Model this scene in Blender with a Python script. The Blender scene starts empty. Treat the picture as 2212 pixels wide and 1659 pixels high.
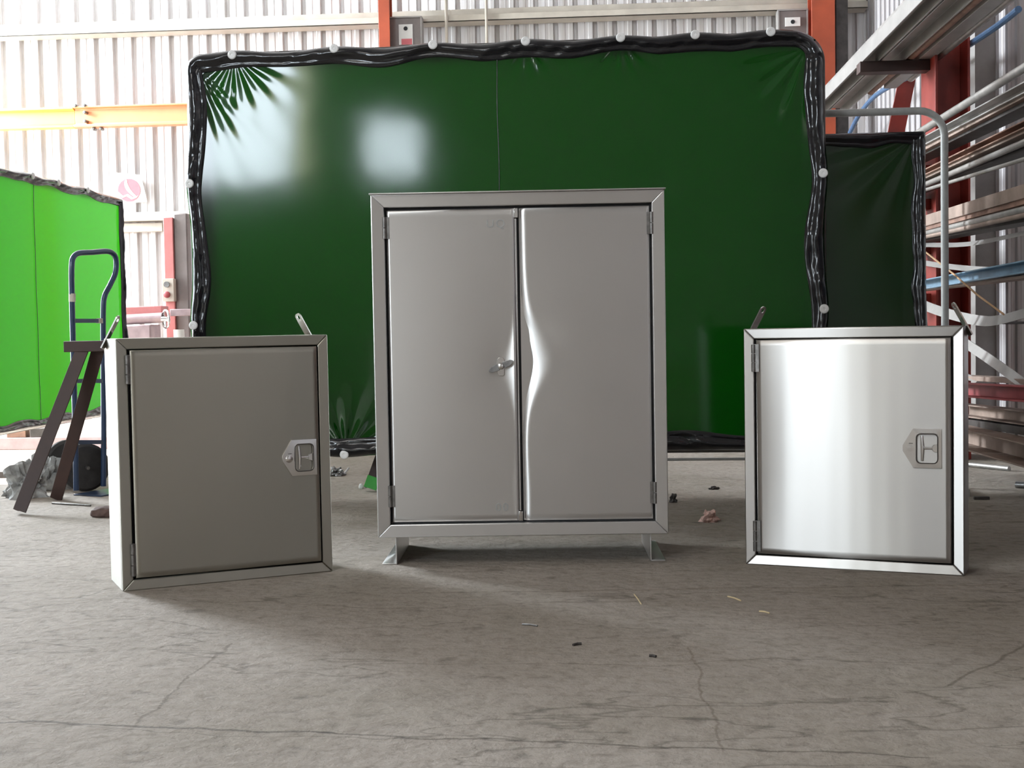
import bpy, bmesh, math, random
from mathutils import Vector, Matrix, noise
random.seed(7)
S = bpy.context.scene
C = S.collection
PI = math.pi

# ------------------------------------------------------------------ camera
F, CAMH, CX, CY = 2904.0, 0.71, 1106.0, 829.5
PITCH, ROLL, YAW = .0435, .0176, .07
_c, _s = math.cos(YAW), math.sin(YAW)
_fw, _rt, _up = Vector((-_s, _c, 0)), Vector((_c, _s, 0)), Vector((0, 0, 1))
FW = _fw * math.cos(PITCH) - _up * math.sin(PITCH)
UP = _up * math.cos(PITCH) + _fw * math.sin(PITCH)
RT = _rt
EYE = Vector((0, 0, CAMH))
cam_d = bpy.data.cameras.new('camera')
cam_d.sensor_width = 36
cam_d.lens = F / 2212 * 36
cam_d.clip_start = .05
cam = bpy.data.objects.new('camera', cam_d)
C.objects.link(cam)
cr, sr = math.cos(ROLL), math.sin(ROLL)
X_ = RT * cr - UP * sr
Y_ = RT * sr + UP * cr
cam.matrix_world = Matrix((
    (X_.x, Y_.x, -FW.x, 0), (X_.y, Y_.y, -FW.y, 0), (X_.z, Y_.z, -FW.z, CAMH), (0, 0, 0, 1)))
S.camera = cam


def ray(u, v):
    u -= CX
    v -= CY
    a = u * cr - v * sr
    b = u * sr + v * cr
    return FW + RT * (a / F) - UP * (b / F)


def atz(u, v, z=0.0):
    r = ray(u, v)
    return EYE + r * ((z - CAMH) / r.z)


def aty(u, v, y):
    r = ray(u, v)
    return EYE + r * (y / r.y)


def atx(u, v, x):
    r = ray(u, v)
    return EYE + r * (x / r.x)


# ------------------------------------------------------------------ view, world, light
S.view_settings.view_transform = 'Standard'
S.view_settings.look = 'None'
S.view_settings.gamma = 1
S.view_settings.use_curve_mapping = False
S.view_settings.exposure = 0.0
W = bpy.data.worlds.new('sky')
S.world = W
W.use_nodes = True
_bg = W.node_tree.nodes['Background']
_bg.inputs['Color'].default_value = (.80, .90, 1, 1)
_bg.inputs['Strength'].default_value = 1.5
S.cycles.max_bounces = 10
S.cycles.diffuse_bounces = 6
S.cycles.glossy_bounces = 5
S.cycles.sample_clamp_indirect = 8

# the hall: x WL..WR, y WN..WB, z 0..ROOF
WL, WR, WN, WB, ROOF = -7.2, 2.06, -6.0, 10.8, 5.6


def area_light(name, loc, rot, sx, sy, radiance, col):
    d = bpy.data.lights.new(name, 'AREA')
    d.shape = 'RECTANGLE'
    d.size, d.size_y = sx, sy
    d.energy = radiance * PI * sx * sy
    d.color = col
    o = bpy.data.objects.new(name, d)
    o.location = loc
    o.rotation_euler = rot
    C.objects.link(o)
    return o


sun_d = bpy.data.lights.new('sun', 'SUN')
sun_d.energy = 30
sun_d.angle = math.radians(.6)
sun_d.color = (1, .95, .88)
sun = bpy.data.objects.new('sun', sun_d)
sun.rotation_euler = Vector((-1, -.12, .52)).to_track_quat('Z', 'Y').to_euler()
C.objects.link(sun)
# daylight in the openings, some of them added fill (each lamp fills its own opening in the shell)
DOOR = (5.6, 10.5, 0.0, 2.3)         # left wall doorway y0,y1,z0,z1
HIGH = (8.3, 10.6, 2.75, 5.0)        # window strip added above it to brighten the back wall
WINA = (-7.0, -4.75, 2.65, 4.3)     # rear wall windows x0,x1,z0,z1
YELLOW_FILL = (-4.7, -4.5, 2.65, 4.3)      # narrow yellow lamp added for the yellow band reflected in the right cabinet
WINB = (-3.8, -3.15, 2.65, 3.2)
ROOF_FILL = (-4.2, -1.6, -3.5, .5)        # rooflight added to light the foreground floor, x0,x1,y0,y1
COOL = (.84, .93, 1)


def left_light(name, r, L, col):
    area_light(name, (WL - .02, (r[0] + r[1]) / 2, (r[2] + r[3]) / 2), (0, -PI / 2, 0), r[3] - r[2], r[1] - r[0], L, col)


left_light('daylight_left_door', DOOR, 9, COOL)
left_light('added_left_fill', HIGH, 110, COOL)
for nm, r_, L_, c_ in (('daylight_rear_window', WINA, 34, (.80, .91, 1)), ('daylight_rear_window', WINB, 26, (.80, .91, 1)), ('added_yellow_lamp', YELLOW_FILL, 7, (1, .95, .45))):
    area_light(nm, ((r_[0] + r_[1]) / 2, WN - .02, (r_[2] + r_[3]) / 2), (PI / 2, 0, 0), r_[1] - r_[0], r_[3] - r_[2], L_, c_)
area_light('added_roof_fill', ((ROOF_FILL[0] + ROOF_FILL[1]) / 2, (ROOF_FILL[2] + ROOF_FILL[3]) / 2, ROOF + .02), (0, 0, 0), 2.6, 4.0, 5, (1, .97, .92))


# ------------------------------------------------------------------ materials
def new_mat(name):
    m = bpy.data.materials.new(name)
    m.use_nodes = True
    nt = m.node_tree
    return m, nt, nt.nodes['Principled BSDF']


def lin(*c):
    return tuple(((x / 255) / 12.92 if x < 10.3 else ((x / 255 + .055) / 1.055) ** 2.4) for x in c)


def node(nt, kind, **kw):
    n = nt.nodes.new(kind)
    for k, v in kw.items():
        if k in n.inputs:
            n.inputs[k].default_value = v
        else:
            setattr(n, k, v)
    return n


def coords(nt, scale=(1, 1, 1), which='Object'):
    tc = nt.nodes.new('ShaderNodeTexCoord')
    mp = nt.nodes.new('ShaderNodeMapping')
    mp.inputs['Scale'].default_value = scale
    nt.links.new(tc.outputs[which], mp.inputs['Vector'])
    return mp.outputs[0]


def ramp(nt, fac, stops):
    r = nt.nodes.new('ShaderNodeValToRGB')
    e = r.color_ramp.elements
    while len(e) < len(stops):
        e.new(.5)
    for i, (p, c) in enumerate(stops):
        e[i].position = p
        e[i].color = (*c, 1)
    nt.links.new(fac, r.inputs[0])
    return r.outputs[0]


def bump(nt, b, height, strength, dist):
    n = nt.nodes.new('ShaderNodeBump')
    n.inputs['Strength'].default_value = strength
    n.inputs['Distance'].default_value = dist
    nt.links.new(height, n.inputs['Height'])
    nt.links.new(n.outputs[0], b.inputs['Normal'])
    return n


def simple(name, col, rough=.5, metal=0, vary=.25, scale=9, coat=0, bmp=.15):
    """Painted or bare stuff with a soft mottling of its own colour."""
    m, nt, b = new_mat(name)
    v = coords(nt)
    n = node(nt, 'ShaderNodeTexNoise', Scale=scale, Detail=6, Roughness=.6)
    nt.links.new(v, n.inputs['Vector'])
    lo = tuple(x * (1 - vary) for x in col)
    hi = tuple(min(1, x * (1 + vary)) for x in col)
    nt.links.new(ramp(nt, n.outputs['Fac'], [(.3, lo), (.7, hi)]), b.inputs['Base Color'])
    b.inputs['Roughness'].default_value = rough
    b.inputs['Metallic'].default_value = metal
    b.inputs['Coat Weight'].default_value = coat
    bump(nt, b, n.outputs['Fac'], bmp, .004)
    return m


def steel(name, col, rough, aniso, wave, wscale=(7, 7, .35), rot=0.0):
    m, nt, b = new_mat(name)
    b.inputs['Metallic'].default_value = 1
    b.inputs['Anisotropic'].default_value = aniso
    b.inputs['Anisotropic Rotation'].default_value = rot
    if aniso:
        t = nt.nodes.new('ShaderNodeTangent')
        t.direction_type = 'RADIAL'
        t.axis = 'Z'
        nt.links.new(t.outputs[0], b.inputs['Tangent'])
    v = coords(nt, wscale)
    n = node(nt, 'ShaderNodeTexNoise', Scale=1, Detail=2, Roughness=.5)
    nt.links.new(v, n.inputs['Vector'])
    if wave:
        bump(nt, b, n.outputs['Fac'], 1.0, wave)
    # fine brushing and smudges in roughness
    v3 = coords(nt, (1, 1, 1))
    n3 = node(nt, 'ShaderNodeTexNoise', Scale=3, Detail=2)
    nt.links.new(v3, n3.inputs['Vector'])
    mr = node(nt, 'ShaderNodeMapRange')
    mr.inputs['From Min'].default_value = .1
    mr.inputs['From Max'].default_value = .9
    mr.inputs['To Min'].default_value = rough
    mr.inputs['To Max'].default_value = rough
    nt.links.new(n3.outputs['Fac'], mr.inputs['Value'])
    nt.links.new(mr.outputs[0], b.inputs['Roughness'])
    lo = tuple(x * .94 for x in col)
    nt.links.new(ramp(nt, n3.outputs['Fac'], [(.2, lo), (.8, col)]), b.inputs['Base Color'])
    return m


CRACKS = [(atz(-300, 1550).to_2d(), atz(700, 1584).to_2d(), .09, .0045, .45),
          (atz(700, 1584).to_2d(), atz(2000, 1635).to_2d(), .09, .0035, .5),
          (atz(-200, 1345).to_2d(), atz(265, 1292).to_2d(), .08, .003, .6),
          (atz(300, 1560).to_2d(), atz(490, 1392).to_2d(), .10, .003, .62),
          (atz(860, 1282).to_2d(), atz(2180, 1262).to_2d(), .10, .004, .7),
          (atz(1490, 1400).to_2d(), atz(1560, 1620).to_2d(), .08, .0025, .7),
          (atz(2050, 1480).to_2d(), atz(2240, 1380).to_2d(), .06, .004, .6)]


def concrete():
    m, nt, b = new_mat('concrete_floor')
    v = coords(nt)
    n1 = node(nt, 'ShaderNodeTexNoise', Scale=.9, Detail=8, Roughness=.62)
    n2 = node(nt, 'ShaderNodeTexNoise', Scale=30, Detail=8, Roughness=.7)
    vs = coords(nt, (1, 1.3, 1))
    n3 = node(nt, 'ShaderNodeTexNoise', Scale=11, Detail=4, Roughness=.55)
    for n in (n1, n2):
        nt.links.new(v, n.inputs['Vector'])
    nt.links.new(vs, n3.inputs['Vector'])
    c1 = ramp(nt, n1.outputs['Fac'], [(.3, (.225, .19, .145)), (.5, (.295, .253, .212)), (.72, (.375, .327, .283))])
    c2 = ramp(nt, n2.outputs['Fac'], [(.36, (.55, .53, .5)), (.52, (1, 1, 1))])
    c3 = ramp(nt, n3.outputs['Fac'], [(.30, (.40, .38, .36)), (.40, (1, 1, 1))])
    mx = node(nt, 'ShaderNodeMix', data_type='RGBA', blend_type='MULTIPLY')
    mx.inputs[0].default_value = .55
    nt.links.new(c1, mx.inputs[6])
    nt.links.new(c2, mx.inputs[7])
    mx2 = node(nt, 'ShaderNodeMix', data_type='RGBA', blend_type='MULTIPLY')
    mx2.inputs[0].default_value = .55
    nt.links.new(mx.outputs[2], mx2.inputs[6])
    nt.links.new(c3, mx2.inputs[7])
    # long meandering cracks: level lines of a stretched noise
    vk = coords(nt, (.32, 1.15, 1))
    nk = node(nt, 'ShaderNodeTexNoise', Scale=1.25, Detail=5, Roughness=.55)
    nt.links.new(vk, nk.inputs['Vector'])
    k1 = node(nt, 'ShaderNodeMath', operation='SUBTRACT')
    k1.inputs[1].default_value = .5
    k2 = node(nt, 'ShaderNodeMath', operation='ABSOLUTE')
    nt.links.new(nk.outputs['Fac'], k1.inputs[0])
    nt.links.new(k1.outputs[0], k2.inputs[0])
    cc = ramp(nt, k2.outputs[0], [(.0, (.42, .40, .36)), (.0035, (1, 1, 1))])
    mx3 = node(nt, 'ShaderNodeMix', data_type='RGBA', blend_type='MULTIPLY')
    mx3.inputs[0].default_value = .7
    nt.links.new(mx2.outputs[2], mx3.inputs[6])
    nt.links.new(cc, mx3.inputs[7])
    last = mx3.outputs[2]
    sp = nt.nodes.new('ShaderNodeSeparateXYZ')
    tc = nt.nodes.new('ShaderNodeTexCoord')
    nt.links.new(tc.outputs['Object'], sp.inputs[0])
    nw = node(nt, 'ShaderNodeTexNoise', Scale=4.5, Detail=7, Roughness=.6)
    nt.links.new(v, nw.inputs['Vector'])

    def mth(op, a, b_=None, c_=None):
        m_ = node(nt, 'ShaderNodeMath', operation=op)
        for k_, x_ in enumerate((a, b_, c_)):
            if x_ is None:
                continue
            if isinstance(x_, (int, float)):
                m_.inputs[k_].default_value = x_
            else:
                nt.links.new(x_, m_.inputs[k_])
        return m_.outputs[0]
    # individual cracks: wandering lines between two floor points
    for (px_, qx_, amp, wid, dark) in CRACKS:
        d_ = Vector((qx_[0] - px_[0], qx_[1] - px_[1]))
        L_ = d_.length
        d_ /= L_
        # across = (x-px)*-dy + (y-py)*dx ; along = (x-px)*dx + (y-py)*dy
        ac = mth('ADD', mth('MULTIPLY', sp.outputs[0], -d_.y), mth('MULTIPLY_ADD', sp.outputs[1], d_.x, px_[0] * d_.y - px_[1] * d_.x))
        al = mth('ADD', mth('MULTIPLY', sp.outputs[0], d_.x), mth('MULTIPLY_ADD', sp.outputs[1], d_.y, -px_[0] * d_.x - px_[1] * d_.y))
        ac = mth('MULTIPLY_ADD', mth('SUBTRACT', nw.outputs['Fac'], .5), amp, ac)
        outside = mth('MAXIMUM', mth('MAXIMUM', mth('SUBTRACT', 0.0, al), mth('SUBTRACT', al, L_)), 0.0)
        dist = mth('ADD', mth('ABSOLUTE', ac), mth('MULTIPLY', outside, .2))
        cr_ = ramp(nt, mth('DIVIDE', dist, wid * 4), [(.12, (dark, dark * .95, dark * .9)), (.4, (1, 1, 1))])
        mk = node(nt, 'ShaderNodeMix', data_type='RGBA', blend_type='MULTIPLY')
        mk.inputs[0].default_value = 1
        nt.links.new(last, mk.inputs[6])
        nt.links.new(cr_, mk.inputs[7])
        last = mk.outputs[2]
    nt.links.new(last, b.inputs['Base Color'])
    b.inputs['Roughness'].default_value = .8
    ad = node(nt, 'ShaderNodeMath', operation='MULTIPLY_ADD')
    ad.inputs[1].default_value = .6
    nt.links.new(n2.outputs['Fac'], ad.inputs[0])
    nt.links.new(n3.outputs['Fac'], ad.inputs[2])
    bump(nt, b, ad.outputs[0], .9, .02)
    return m


def vinyl(name, col, trans, rough=.12, tr_col=None, ior=1.5):
    """Tinted welding-curtain vinyl: glossy skin over a body that also passes light."""
    m, nt, b = new_mat(name)
    b.inputs['Base Color'].default_value = (*col, 1)
    b.inputs['Roughness'].default_value = rough
    b.inputs['IOR'].default_value = ior
    tl = node(nt, 'ShaderNodeBsdfTranslucent')
    tl.inputs['Color'].default_value = (*(tr_col or col), 1)
    ad = node(nt, 'ShaderNodeMixShader')
    ad.inputs[0].default_value = trans
    out = nt.nodes['Material Output']
    nt.links.new(b.outputs[0], ad.inputs[1])
    nt.links.new(tl.outputs[0], ad.inputs[2])
    nt.links.new(ad.outputs[0], out.inputs['Surface'])
    v = coords(nt, (1, 1, 1))
    n = node(nt, 'ShaderNodeTexNoise', Scale=2.2, Detail=2)
    nt.links.new(v, n.inputs['Vector'])
    bump(nt, b, n.outputs['Fac'], .2, .004)
    return m


def galv(name, col, rough=.42, metal=.35):
    """Sheeting with vertical weather streaks."""
    m, nt, b = new_mat(name)
    v = coords(nt, (9, 9, .5))
    n = node(nt, 'ShaderNodeTexNoise', Scale=2, Detail=6, Roughness=.65)
    nt.links.new(v, n.inputs['Vector'])
    lo = (col[0] * .68, col[1] * .64, col[2] * .6)
    nt.links.new(ramp(nt, n.outputs['Fac'], [(.3, lo), (.6, col)]), b.inputs['Base Color'])
    b.inputs['Roughness'].default_value = rough
    b.inputs['Metallic'].default_value = metal
    return m


M = dict(
    floor=concrete(),
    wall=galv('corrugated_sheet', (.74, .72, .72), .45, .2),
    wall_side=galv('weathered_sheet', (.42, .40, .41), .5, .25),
    shell=simple('hall_sheeting', (.42, .40, .38), .7, 0, .2, 3),
    roof=simple('roof_sheeting', (.40, .38, .36), .7, 0, .2, 3),
    steel=steel('satin_stainless', (.66, .65, .64), .36, .75, .0, (3.5, 3.5, 1.6), .25),
    brush=steel('brushed_stainless', (.43, .41, .39), .31, 1.0, .0012, (6, 6, .15), .25),
    brush_dark=steel('brushed_stainless_dull', (.39, .375, .325), .31, 1.0, .0030, (6, 6, .15), .25),
    chrome=simple('polished_steel', (.72, .71, .70), .14, 1, .05, 9, 0, 0),
    dark=simple('black_gasket', (.012, .012, .014), .6, 0, .2, 20),
    grime=simple('dull_hinge_steel', (.22, .21, .20), .4, .9, .3, 60),
    mark=simple('sticker_residue', (.34, .34, .33), .6, .4, .1, 50),
    green=vinyl('dark_green_vinyl', (.001, .005, .001), .30, .08, (.001, .068, .001), 1.5),
    lime=vinyl('bright_green_vinyl', (.02, .20, .006), .5, .12, (.014, .13, .003)),
    deep=vinyl('deep_green_vinyl', (.002, .013, .002), .12, .2, (.003, .03, .003)),
    hem=simple('black_hem_vinyl', (.006, .006, .008), .13, 0, .3, 20, 0, .3),
    snap=simple('white_snap', (.75, .75, .74), .35, 0, .05, 40),
    pipe=simple('grey_painted_pipe', (.27, .27, .26), .4, 0, .12, 30),
    cream=simple('cream_painted_steel', (.50, .45, .38), .5, 0, .12, 6),
    orange=simple('orange_oxide_paint', (.36, .062, .022), .5, 0, .2, 4),
    red=simple('red_oxide_paint', (.23, .022, .013), .5, 0, .3, 4),
    pinkred=simple('faded_red_paint', (.50, .17, .16), .5, 0, .15, 6),
    yellow=simple('yellow_orange_paint', (.72, .46, .13), .45, 0, .1, 2.5),
    peach=simple('faded_orange_paint', (.70, .30, .14), .45, 0, .1, 2.5),
    brown=simple('brown_primer', (.040, .018, .014), .55, 0, .25, 8),
    blue=simple('dark_blue_enamel', (.022, .045, .10), .3, 0, .2, 12, .3),
    rubber=simple('tyre_rubber', (.03, .026, .024), .75, 0, .3, 30),
    rim=simple('dirty_wheel_rim', (.34, .29, .25), .5, .5, .3, 20),
    tape=simple('pale_tape', (.55, .50, .42), .6, 0, .1, 30),
    mill=simple('mill_finish_bar', (.36, .34, .32), .4, .6, .25, 12),
    white_bar=simple('pale_painted_channel', (.32, .30, .285), .45, .2, .15, 6),
    rust=simple('rusty_bar', (.26, .15, .11), .65, .3, .35, 14),
    tan=simple('brown_flat_bar', (.30, .22, .18), .6, .3, .25, 10),
    darkbar=simple('dark_scale_bar', (.07, .062, .058), .5, .5, .3, 14),
    redbar=simple('red_painted_channel', (.30, .055, .06), .5, 0, .25, 8),
    bluebar=simple('light_blue_channel', (.17, .27, .36), .45, .1, .2, 8),
    rope=simple('tan_rope', (.40, .24, .13), .8, 0, .2, 60),
    hose=simple('blue_hose', (.06, .12, .22), .45, 0, .2, 20),
    machine=simple('machine_casting', (.42, .31, .32), .4, .2, .2, 10),
    plate=simple('white_plate', (.78, .77, .74), .5, 0, .06, 12),
    sign_red=simple('pink_red_print', (.62, .14, .16), .5, 0, .08, 10),
    boxgrey=simple('grey_brown_box', (.20, .17, .16), .5, .2, .12, 10),
    green_paint=simple('bright_green_paint', (.03, .34, .03), .5, 0, .15, 12),
    rag=simple('grey_rag', (.30, .30, .29), .9, 0, .5, 22),
    paper=simple('crumpled_paper', (.62, .42, .36), .8, 0, .3, 30),
    brick=simple('brown_block', (.10, .06, .05), .8, 0, .3, 20),
    scrap=simple('scrap_metal', (.30, .30, .30), .35, .8, .4, 40),
    straw=simple('pale_straw', (.62, .50, .30), .7, 0, .1, 30),
)


# ------------------------------------------------------------------ mesh builder
class MB:
    def __init__(self):
        self.v, self.f = [], []

    def add(self, vs, fs):
        n = len(self.v)
        self.v += [Vector(p) for p in vs]
        self.f += [tuple(i + n for i in q) for q in fs]
        return self

    def box(self, x0, y0, z0, x1, y1, z1):
        vs = [(x, y, z) for z in (z0, z1) for y in (y0, y1) for x in (x0, x1)]
        return self.add(vs, [(0, 2, 3, 1), (4, 5, 7, 6), (0, 1, 5, 4), (2, 6, 7, 3), (0, 4, 6, 2), (1, 3, 7, 5)])

    def bar(self, p, q, w, h, up=(0, 0, 1)):
        """Rectangular bar between two points, w across, h along up."""
        p, q = Vector(p), Vector(q)
        d = (q - p).normalized()
        s = d.cross(Vector(up)).normalized()
        u = s.cross(d).normalized()
        vs = [e + s * (a * w / 2) + u * (b * h / 2) for e in (p, q) for a, b in ((-1, -1), (1, -1), (1, 1), (-1, 1))]
        return self.add(vs, [(0, 1, 2, 3), (7, 6, 5, 4), (0, 4, 5, 1), (1, 5, 6, 2), (2, 6, 7, 3), (3, 7, 4, 0)])

    def section(self, p, q, poly, up=(0, 0, 1)):
        """Extrude an open or closed 2-D section (side, up) along p..q as closed prism."""
        p, q = Vector(p), Vector(q)
        d = (q - p).normalized()
        s = d.cross(Vector(up)).normalized()
        u = s.cross(d).normalized()
        n = len(poly)
        vs = [e + s * a + u * b for e in (p, q) for a, b in poly]
        fs = [tuple(range(n)), tuple(range(2 * n - 1, n - 1, -1))]
        fs += [(i, i + n, (i + 1) % n + n, (i + 1) % n) for i in range(n)]
        return self.add(vs, fs)

    def tube(self, path, r, n=12, closed=False):
        path = [Vector(p) for p in path]
        m = len(path)
        rs = r if isinstance(r, (list, tuple)) else [r] * m
        prev = None
        vs = []
        for i, p in enumerate(path):
            a = path[(i - 1) % m] if (i > 0 or closed) else p
            b = path[(i + 1) % m] if (i < m - 1 or closed) else p
            d = (b - a).normalized()
            if prev is None:
                t = Vector((0, 0, 1)) if abs(d.z) < .9 else Vector((1, 0, 0))
                s = d.cross(t).normalized()
            else:
                s = (prev - d * prev.dot(d)).normalized()
            prev = s
            u = d.cross(s)
            vs += [p + (s * math.cos(2 * PI * k / n) + u * math.sin(2 * PI * k / n)) * rs[i] for k in range(n)]
        fs = []
        for i in range(m if closed else m - 1):
            j = (i + 1) % m
            fs += [(i * n + k, i * n + (k + 1) % n, j * n + (k + 1) % n, j * n + k) for k in range(n)]
        if not closed:
            fs += [tuple(range(n)), tuple(range(m * n - 1, (m - 1) * n - 1, -1))]
        return self.add(vs, fs)

    def lathe(self, c, axis, prof, n=24):
        """prof = [(radius, along)]"""
        c, ax = Vector(c), Vector(axis).normalized()
        t = Vector((0, 0, 1)) if abs(ax.z) < .9 else Vector((1, 0, 0))
        s = ax.cross(t).normalized()
        u = ax.cross(s)
        vs = [c + ax * h + (s * math.cos(2 * PI * k / n) + u * math.sin(2 * PI * k / n)) * max(r, 1e-5)
              for r, h in prof for k in range(n)]
        m = len(prof)
        fs = [(i * n + k, i * n + (k + 1) % n, (i + 1) * n + (k + 1) % n, (i + 1) * n + k)
              for i in range(m - 1) for k in range(n)]
        fs += [tuple(range(n)), tuple(range(m * n - 1, (m - 1) * n - 1, -1))]
        return self.add(vs, fs)

    def prism(self, poly, y0, y1):
        """Polygon in x,z extruded along y."""
        n = len(poly)
        vs = [(x, y, z) for y in (y0, y1) for x, z in poly]
        fs = [tuple(range(n)), tuple(range(2 * n - 1, n - 1, -1))]
        fs += [(i, (i + 1) % n, (i + 1) % n + n, i + n) for i in range(n)]
        return self.add(vs, fs)

    def grid(self, fn, nu, nv):
        vs = [fn(i / nu, j / nv) for j in range(nv + 1) for i in range(nu + 1)]
        fs = [(j * (nu + 1) + i, j * (nu + 1) + i + 1, (j + 1) * (nu + 1) + i + 1, (j + 1) * (nu + 1) + i)
              for j in range(nv) for i in range(nu)]
        return self.add(vs, fs)

    def build(self, name, mat, parent=None, bev=0, smooth=True, solid=0, recalc=True, seg=2, angle=.6):
        me = bpy.data.meshes.new(name)
        me.from_pydata([tuple(p) for p in self.v], [], self.f)
        if recalc:
            bm = bmesh.new()
            bm.from_mesh(me)
            bmesh.ops.recalc_face_normals(bm, faces=bm.faces)
            bm.to_mesh(me)
            bm.free()
        me.materials.append(M[mat])
        if smooth:
            me.shade_smooth()
            me.set_sharp_from_angle(angle=angle)
        o = bpy.data.objects.new(name, me)
        C.objects.link(o)
        if parent:
            o.parent = parent
        if solid:
            s = o.modifiers.new('solid', 'SOLIDIFY')
            s.thickness = solid
            s.offset = 0
        if bev:
            b = o.modifiers.new('bevel', 'BEVEL')
            b.width = bev
            b.segments = seg
            b.limit_method = 'ANGLE'
            b.angle_limit = math.radians(40)
        return o


def tag(o, label, cat, group=None, kind=None):
    if label:
        o['label'] = label
    if cat:
        o['category'] = cat
    if group:
        o['group'] = group
    if kind:
        o['kind'] = kind
    return o


def thing(name, label, cat, loc=(0, 0, 0), rz=0, group=None):
    o = bpy.data.objects.new(name, None)
    o.empty_display_size = .1
    o.location = loc
    o.rotation_euler = (0, 0, rz)
    C.objects.link(o)
    return tag(o, label, cat, group)


def struct(o, label=None):
    o['kind'] = 'structure'
    if label:
        o['label'] = label
    return o


def copy_tree(o, parent=None):
    c = o.copy()
    C.objects.link(c)
    c.parent = parent
    for ch in list(o.children):
        copy_tree(ch, c)
    return c


# ------------------------------------------------------------------ shell
g = MB().box(-30, -30, -.2, 30, 30, 0)
struct(g.build('floor', 'floor', smooth=False))


def corrugated(p0, p1, z0, z1, nrm, pitch=.156, depth=.04):
    """Trapezoid sheet from p0 to p1; grooves run away from the room."""
    p0, p1, nrm = Vector(p0), Vector(p1), Vector(nrm)
    L = (p1 - p0).length
    d = (p1 - p0) / L
    prof = []
    x = 0
    while x < L:
        for a, b in ((0, 0), (.048, 0), (.054, .003), (.076, .003), (.082, 0), (.112, 0), (.118, depth), (.146, depth)):
            if x + a <= L:
                prof.append((x + a, b))
        x += pitch
    prof.append((L, 0))
    m = MB()
    vs = []
    for a, b in prof:
        q = p0 + d * a - nrm * b
        vs += [(q.x, q.y, z0), (q.x, q.y, z1)]
    fs = [(2 * i, 2 * i + 2, 2 * i + 3, 2 * i + 1) for i in range(len(prof) - 1)]
    m.add(vs, fs)
    return m


m = corrugated((WL, WB, 0), (WR, WB, 0), 0, ROOF, (0, -1, 0))
struct(m.build('wall_back', 'wall', smooth=False, recalc=False))
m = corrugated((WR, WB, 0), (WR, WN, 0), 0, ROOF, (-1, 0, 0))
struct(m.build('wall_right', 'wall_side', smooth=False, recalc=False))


def holed_wall(axis, at, a0, a1, z0, z1, holes, t=.08):
    """Wall slab of boxes around rectangular openings."""
    xs = sorted({a0, a1, *[h[0] for h in holes], *[h[1] for h in holes]})
    zs = sorted({z0, z1, *[h[2] for h in holes], *[h[3] for h in holes]})
    m = MB()
    for i in range(len(xs) - 1):
        for j in range(len(zs) - 1):
            cx, cz = (xs[i] + xs[i + 1]) / 2, (zs[j] + zs[j + 1]) / 2
            if any(h[0] < cx < h[1] and h[2] < cz < h[3] for h in holes):
                continue
            if axis == 'x':
                m.box(at - t, xs[i], zs[j], at, xs[i + 1], zs[j + 1])
            elif axis == 'y':
                m.box(xs[i], at - t, zs[j], xs[i + 1], at, zs[j + 1])
            else:
                m.box(xs[i], zs[j], at, xs[i + 1], zs[j + 1], at + t)
    return m


struct(holed_wall('x', WL, WN, WB, 0, ROOF, [DOOR, HIGH]).build('wall_left', 'shell', smooth=False))
struct(holed_wall('y', WN, WL, WR, 0, ROOF, [WINA, YELLOW_FILL, WINB]).build('wall_rear', 'shell', smooth=False))
struct(holed_wall('z', ROOF, WL, WR, WN, WB, [ROOF_FILL]).build('ceiling', 'roof', smooth=False))

struct(MB().box(WL - 4.8, 4.0, 5.1, WL - .09, WB, 5.2).build('added_sunshade', 'roof'), 'added sunshade outside the left wall')  # unseen overhang added to keep sun out of the high window
struct(MB().box(ROOF_FILL[0] - .3, ROOF_FILL[2] - .3, ROOF + .5, ROOF_FILL[1] + .3, ROOF_FILL[3] + .3, ROOF + .55).build('added_sun_cover', 'roof'), 'added sun cover above the added rooflight')  # unseen cover added to keep sun from falling through the roof opening
# girts across the back wall
def channel_sec(w, h, t):
    return [(-w / 2, -h / 2), (w / 2, -h / 2), (w / 2, -h / 2 + t), (-w / 2 + t, -h / 2 + t), (-w / 2 + t, h / 2 - t),
            (w / 2, h / 2 - t), (w / 2, h / 2), (-w / 2, h / 2)]


yb = WB - .10
pL = aty(0, 85, yb)
m = MB()
m.box(WL + .01, yb - .08, pL.z, WR - .01, yb + .08, pL.z + .012)
m.box(WL + .01, yb - .08, pL.z, WR - .01, yb - .07, pL.z + .055)
m.box(WL + .01, yb - .02, pL.z + .055, WR - .01, yb + .08, pL.z + .11)
struct(m.build('trim_1', 'cream', bev=.003), 'cream painted girt along the top of the back wall')
lo = aty(0, 285, WB - .35)
m = MB()
gx0, gx1 = aty(262, 470, yb).x - .5, aty(402, 470, yb).x + .5
gz = aty(330, 468, yb).z
m.box(gx0, yb - .04, gz - .035, gx1, yb + .08, gz + .035)
m.box(gx0, yb, gz - .12, aty(350, 470, yb).x, yb + .06, gz - .05)
struct(m.build('trim_2', 'cream', bev=.003), 'pale girt low on the back wall behind the machine')

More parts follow.
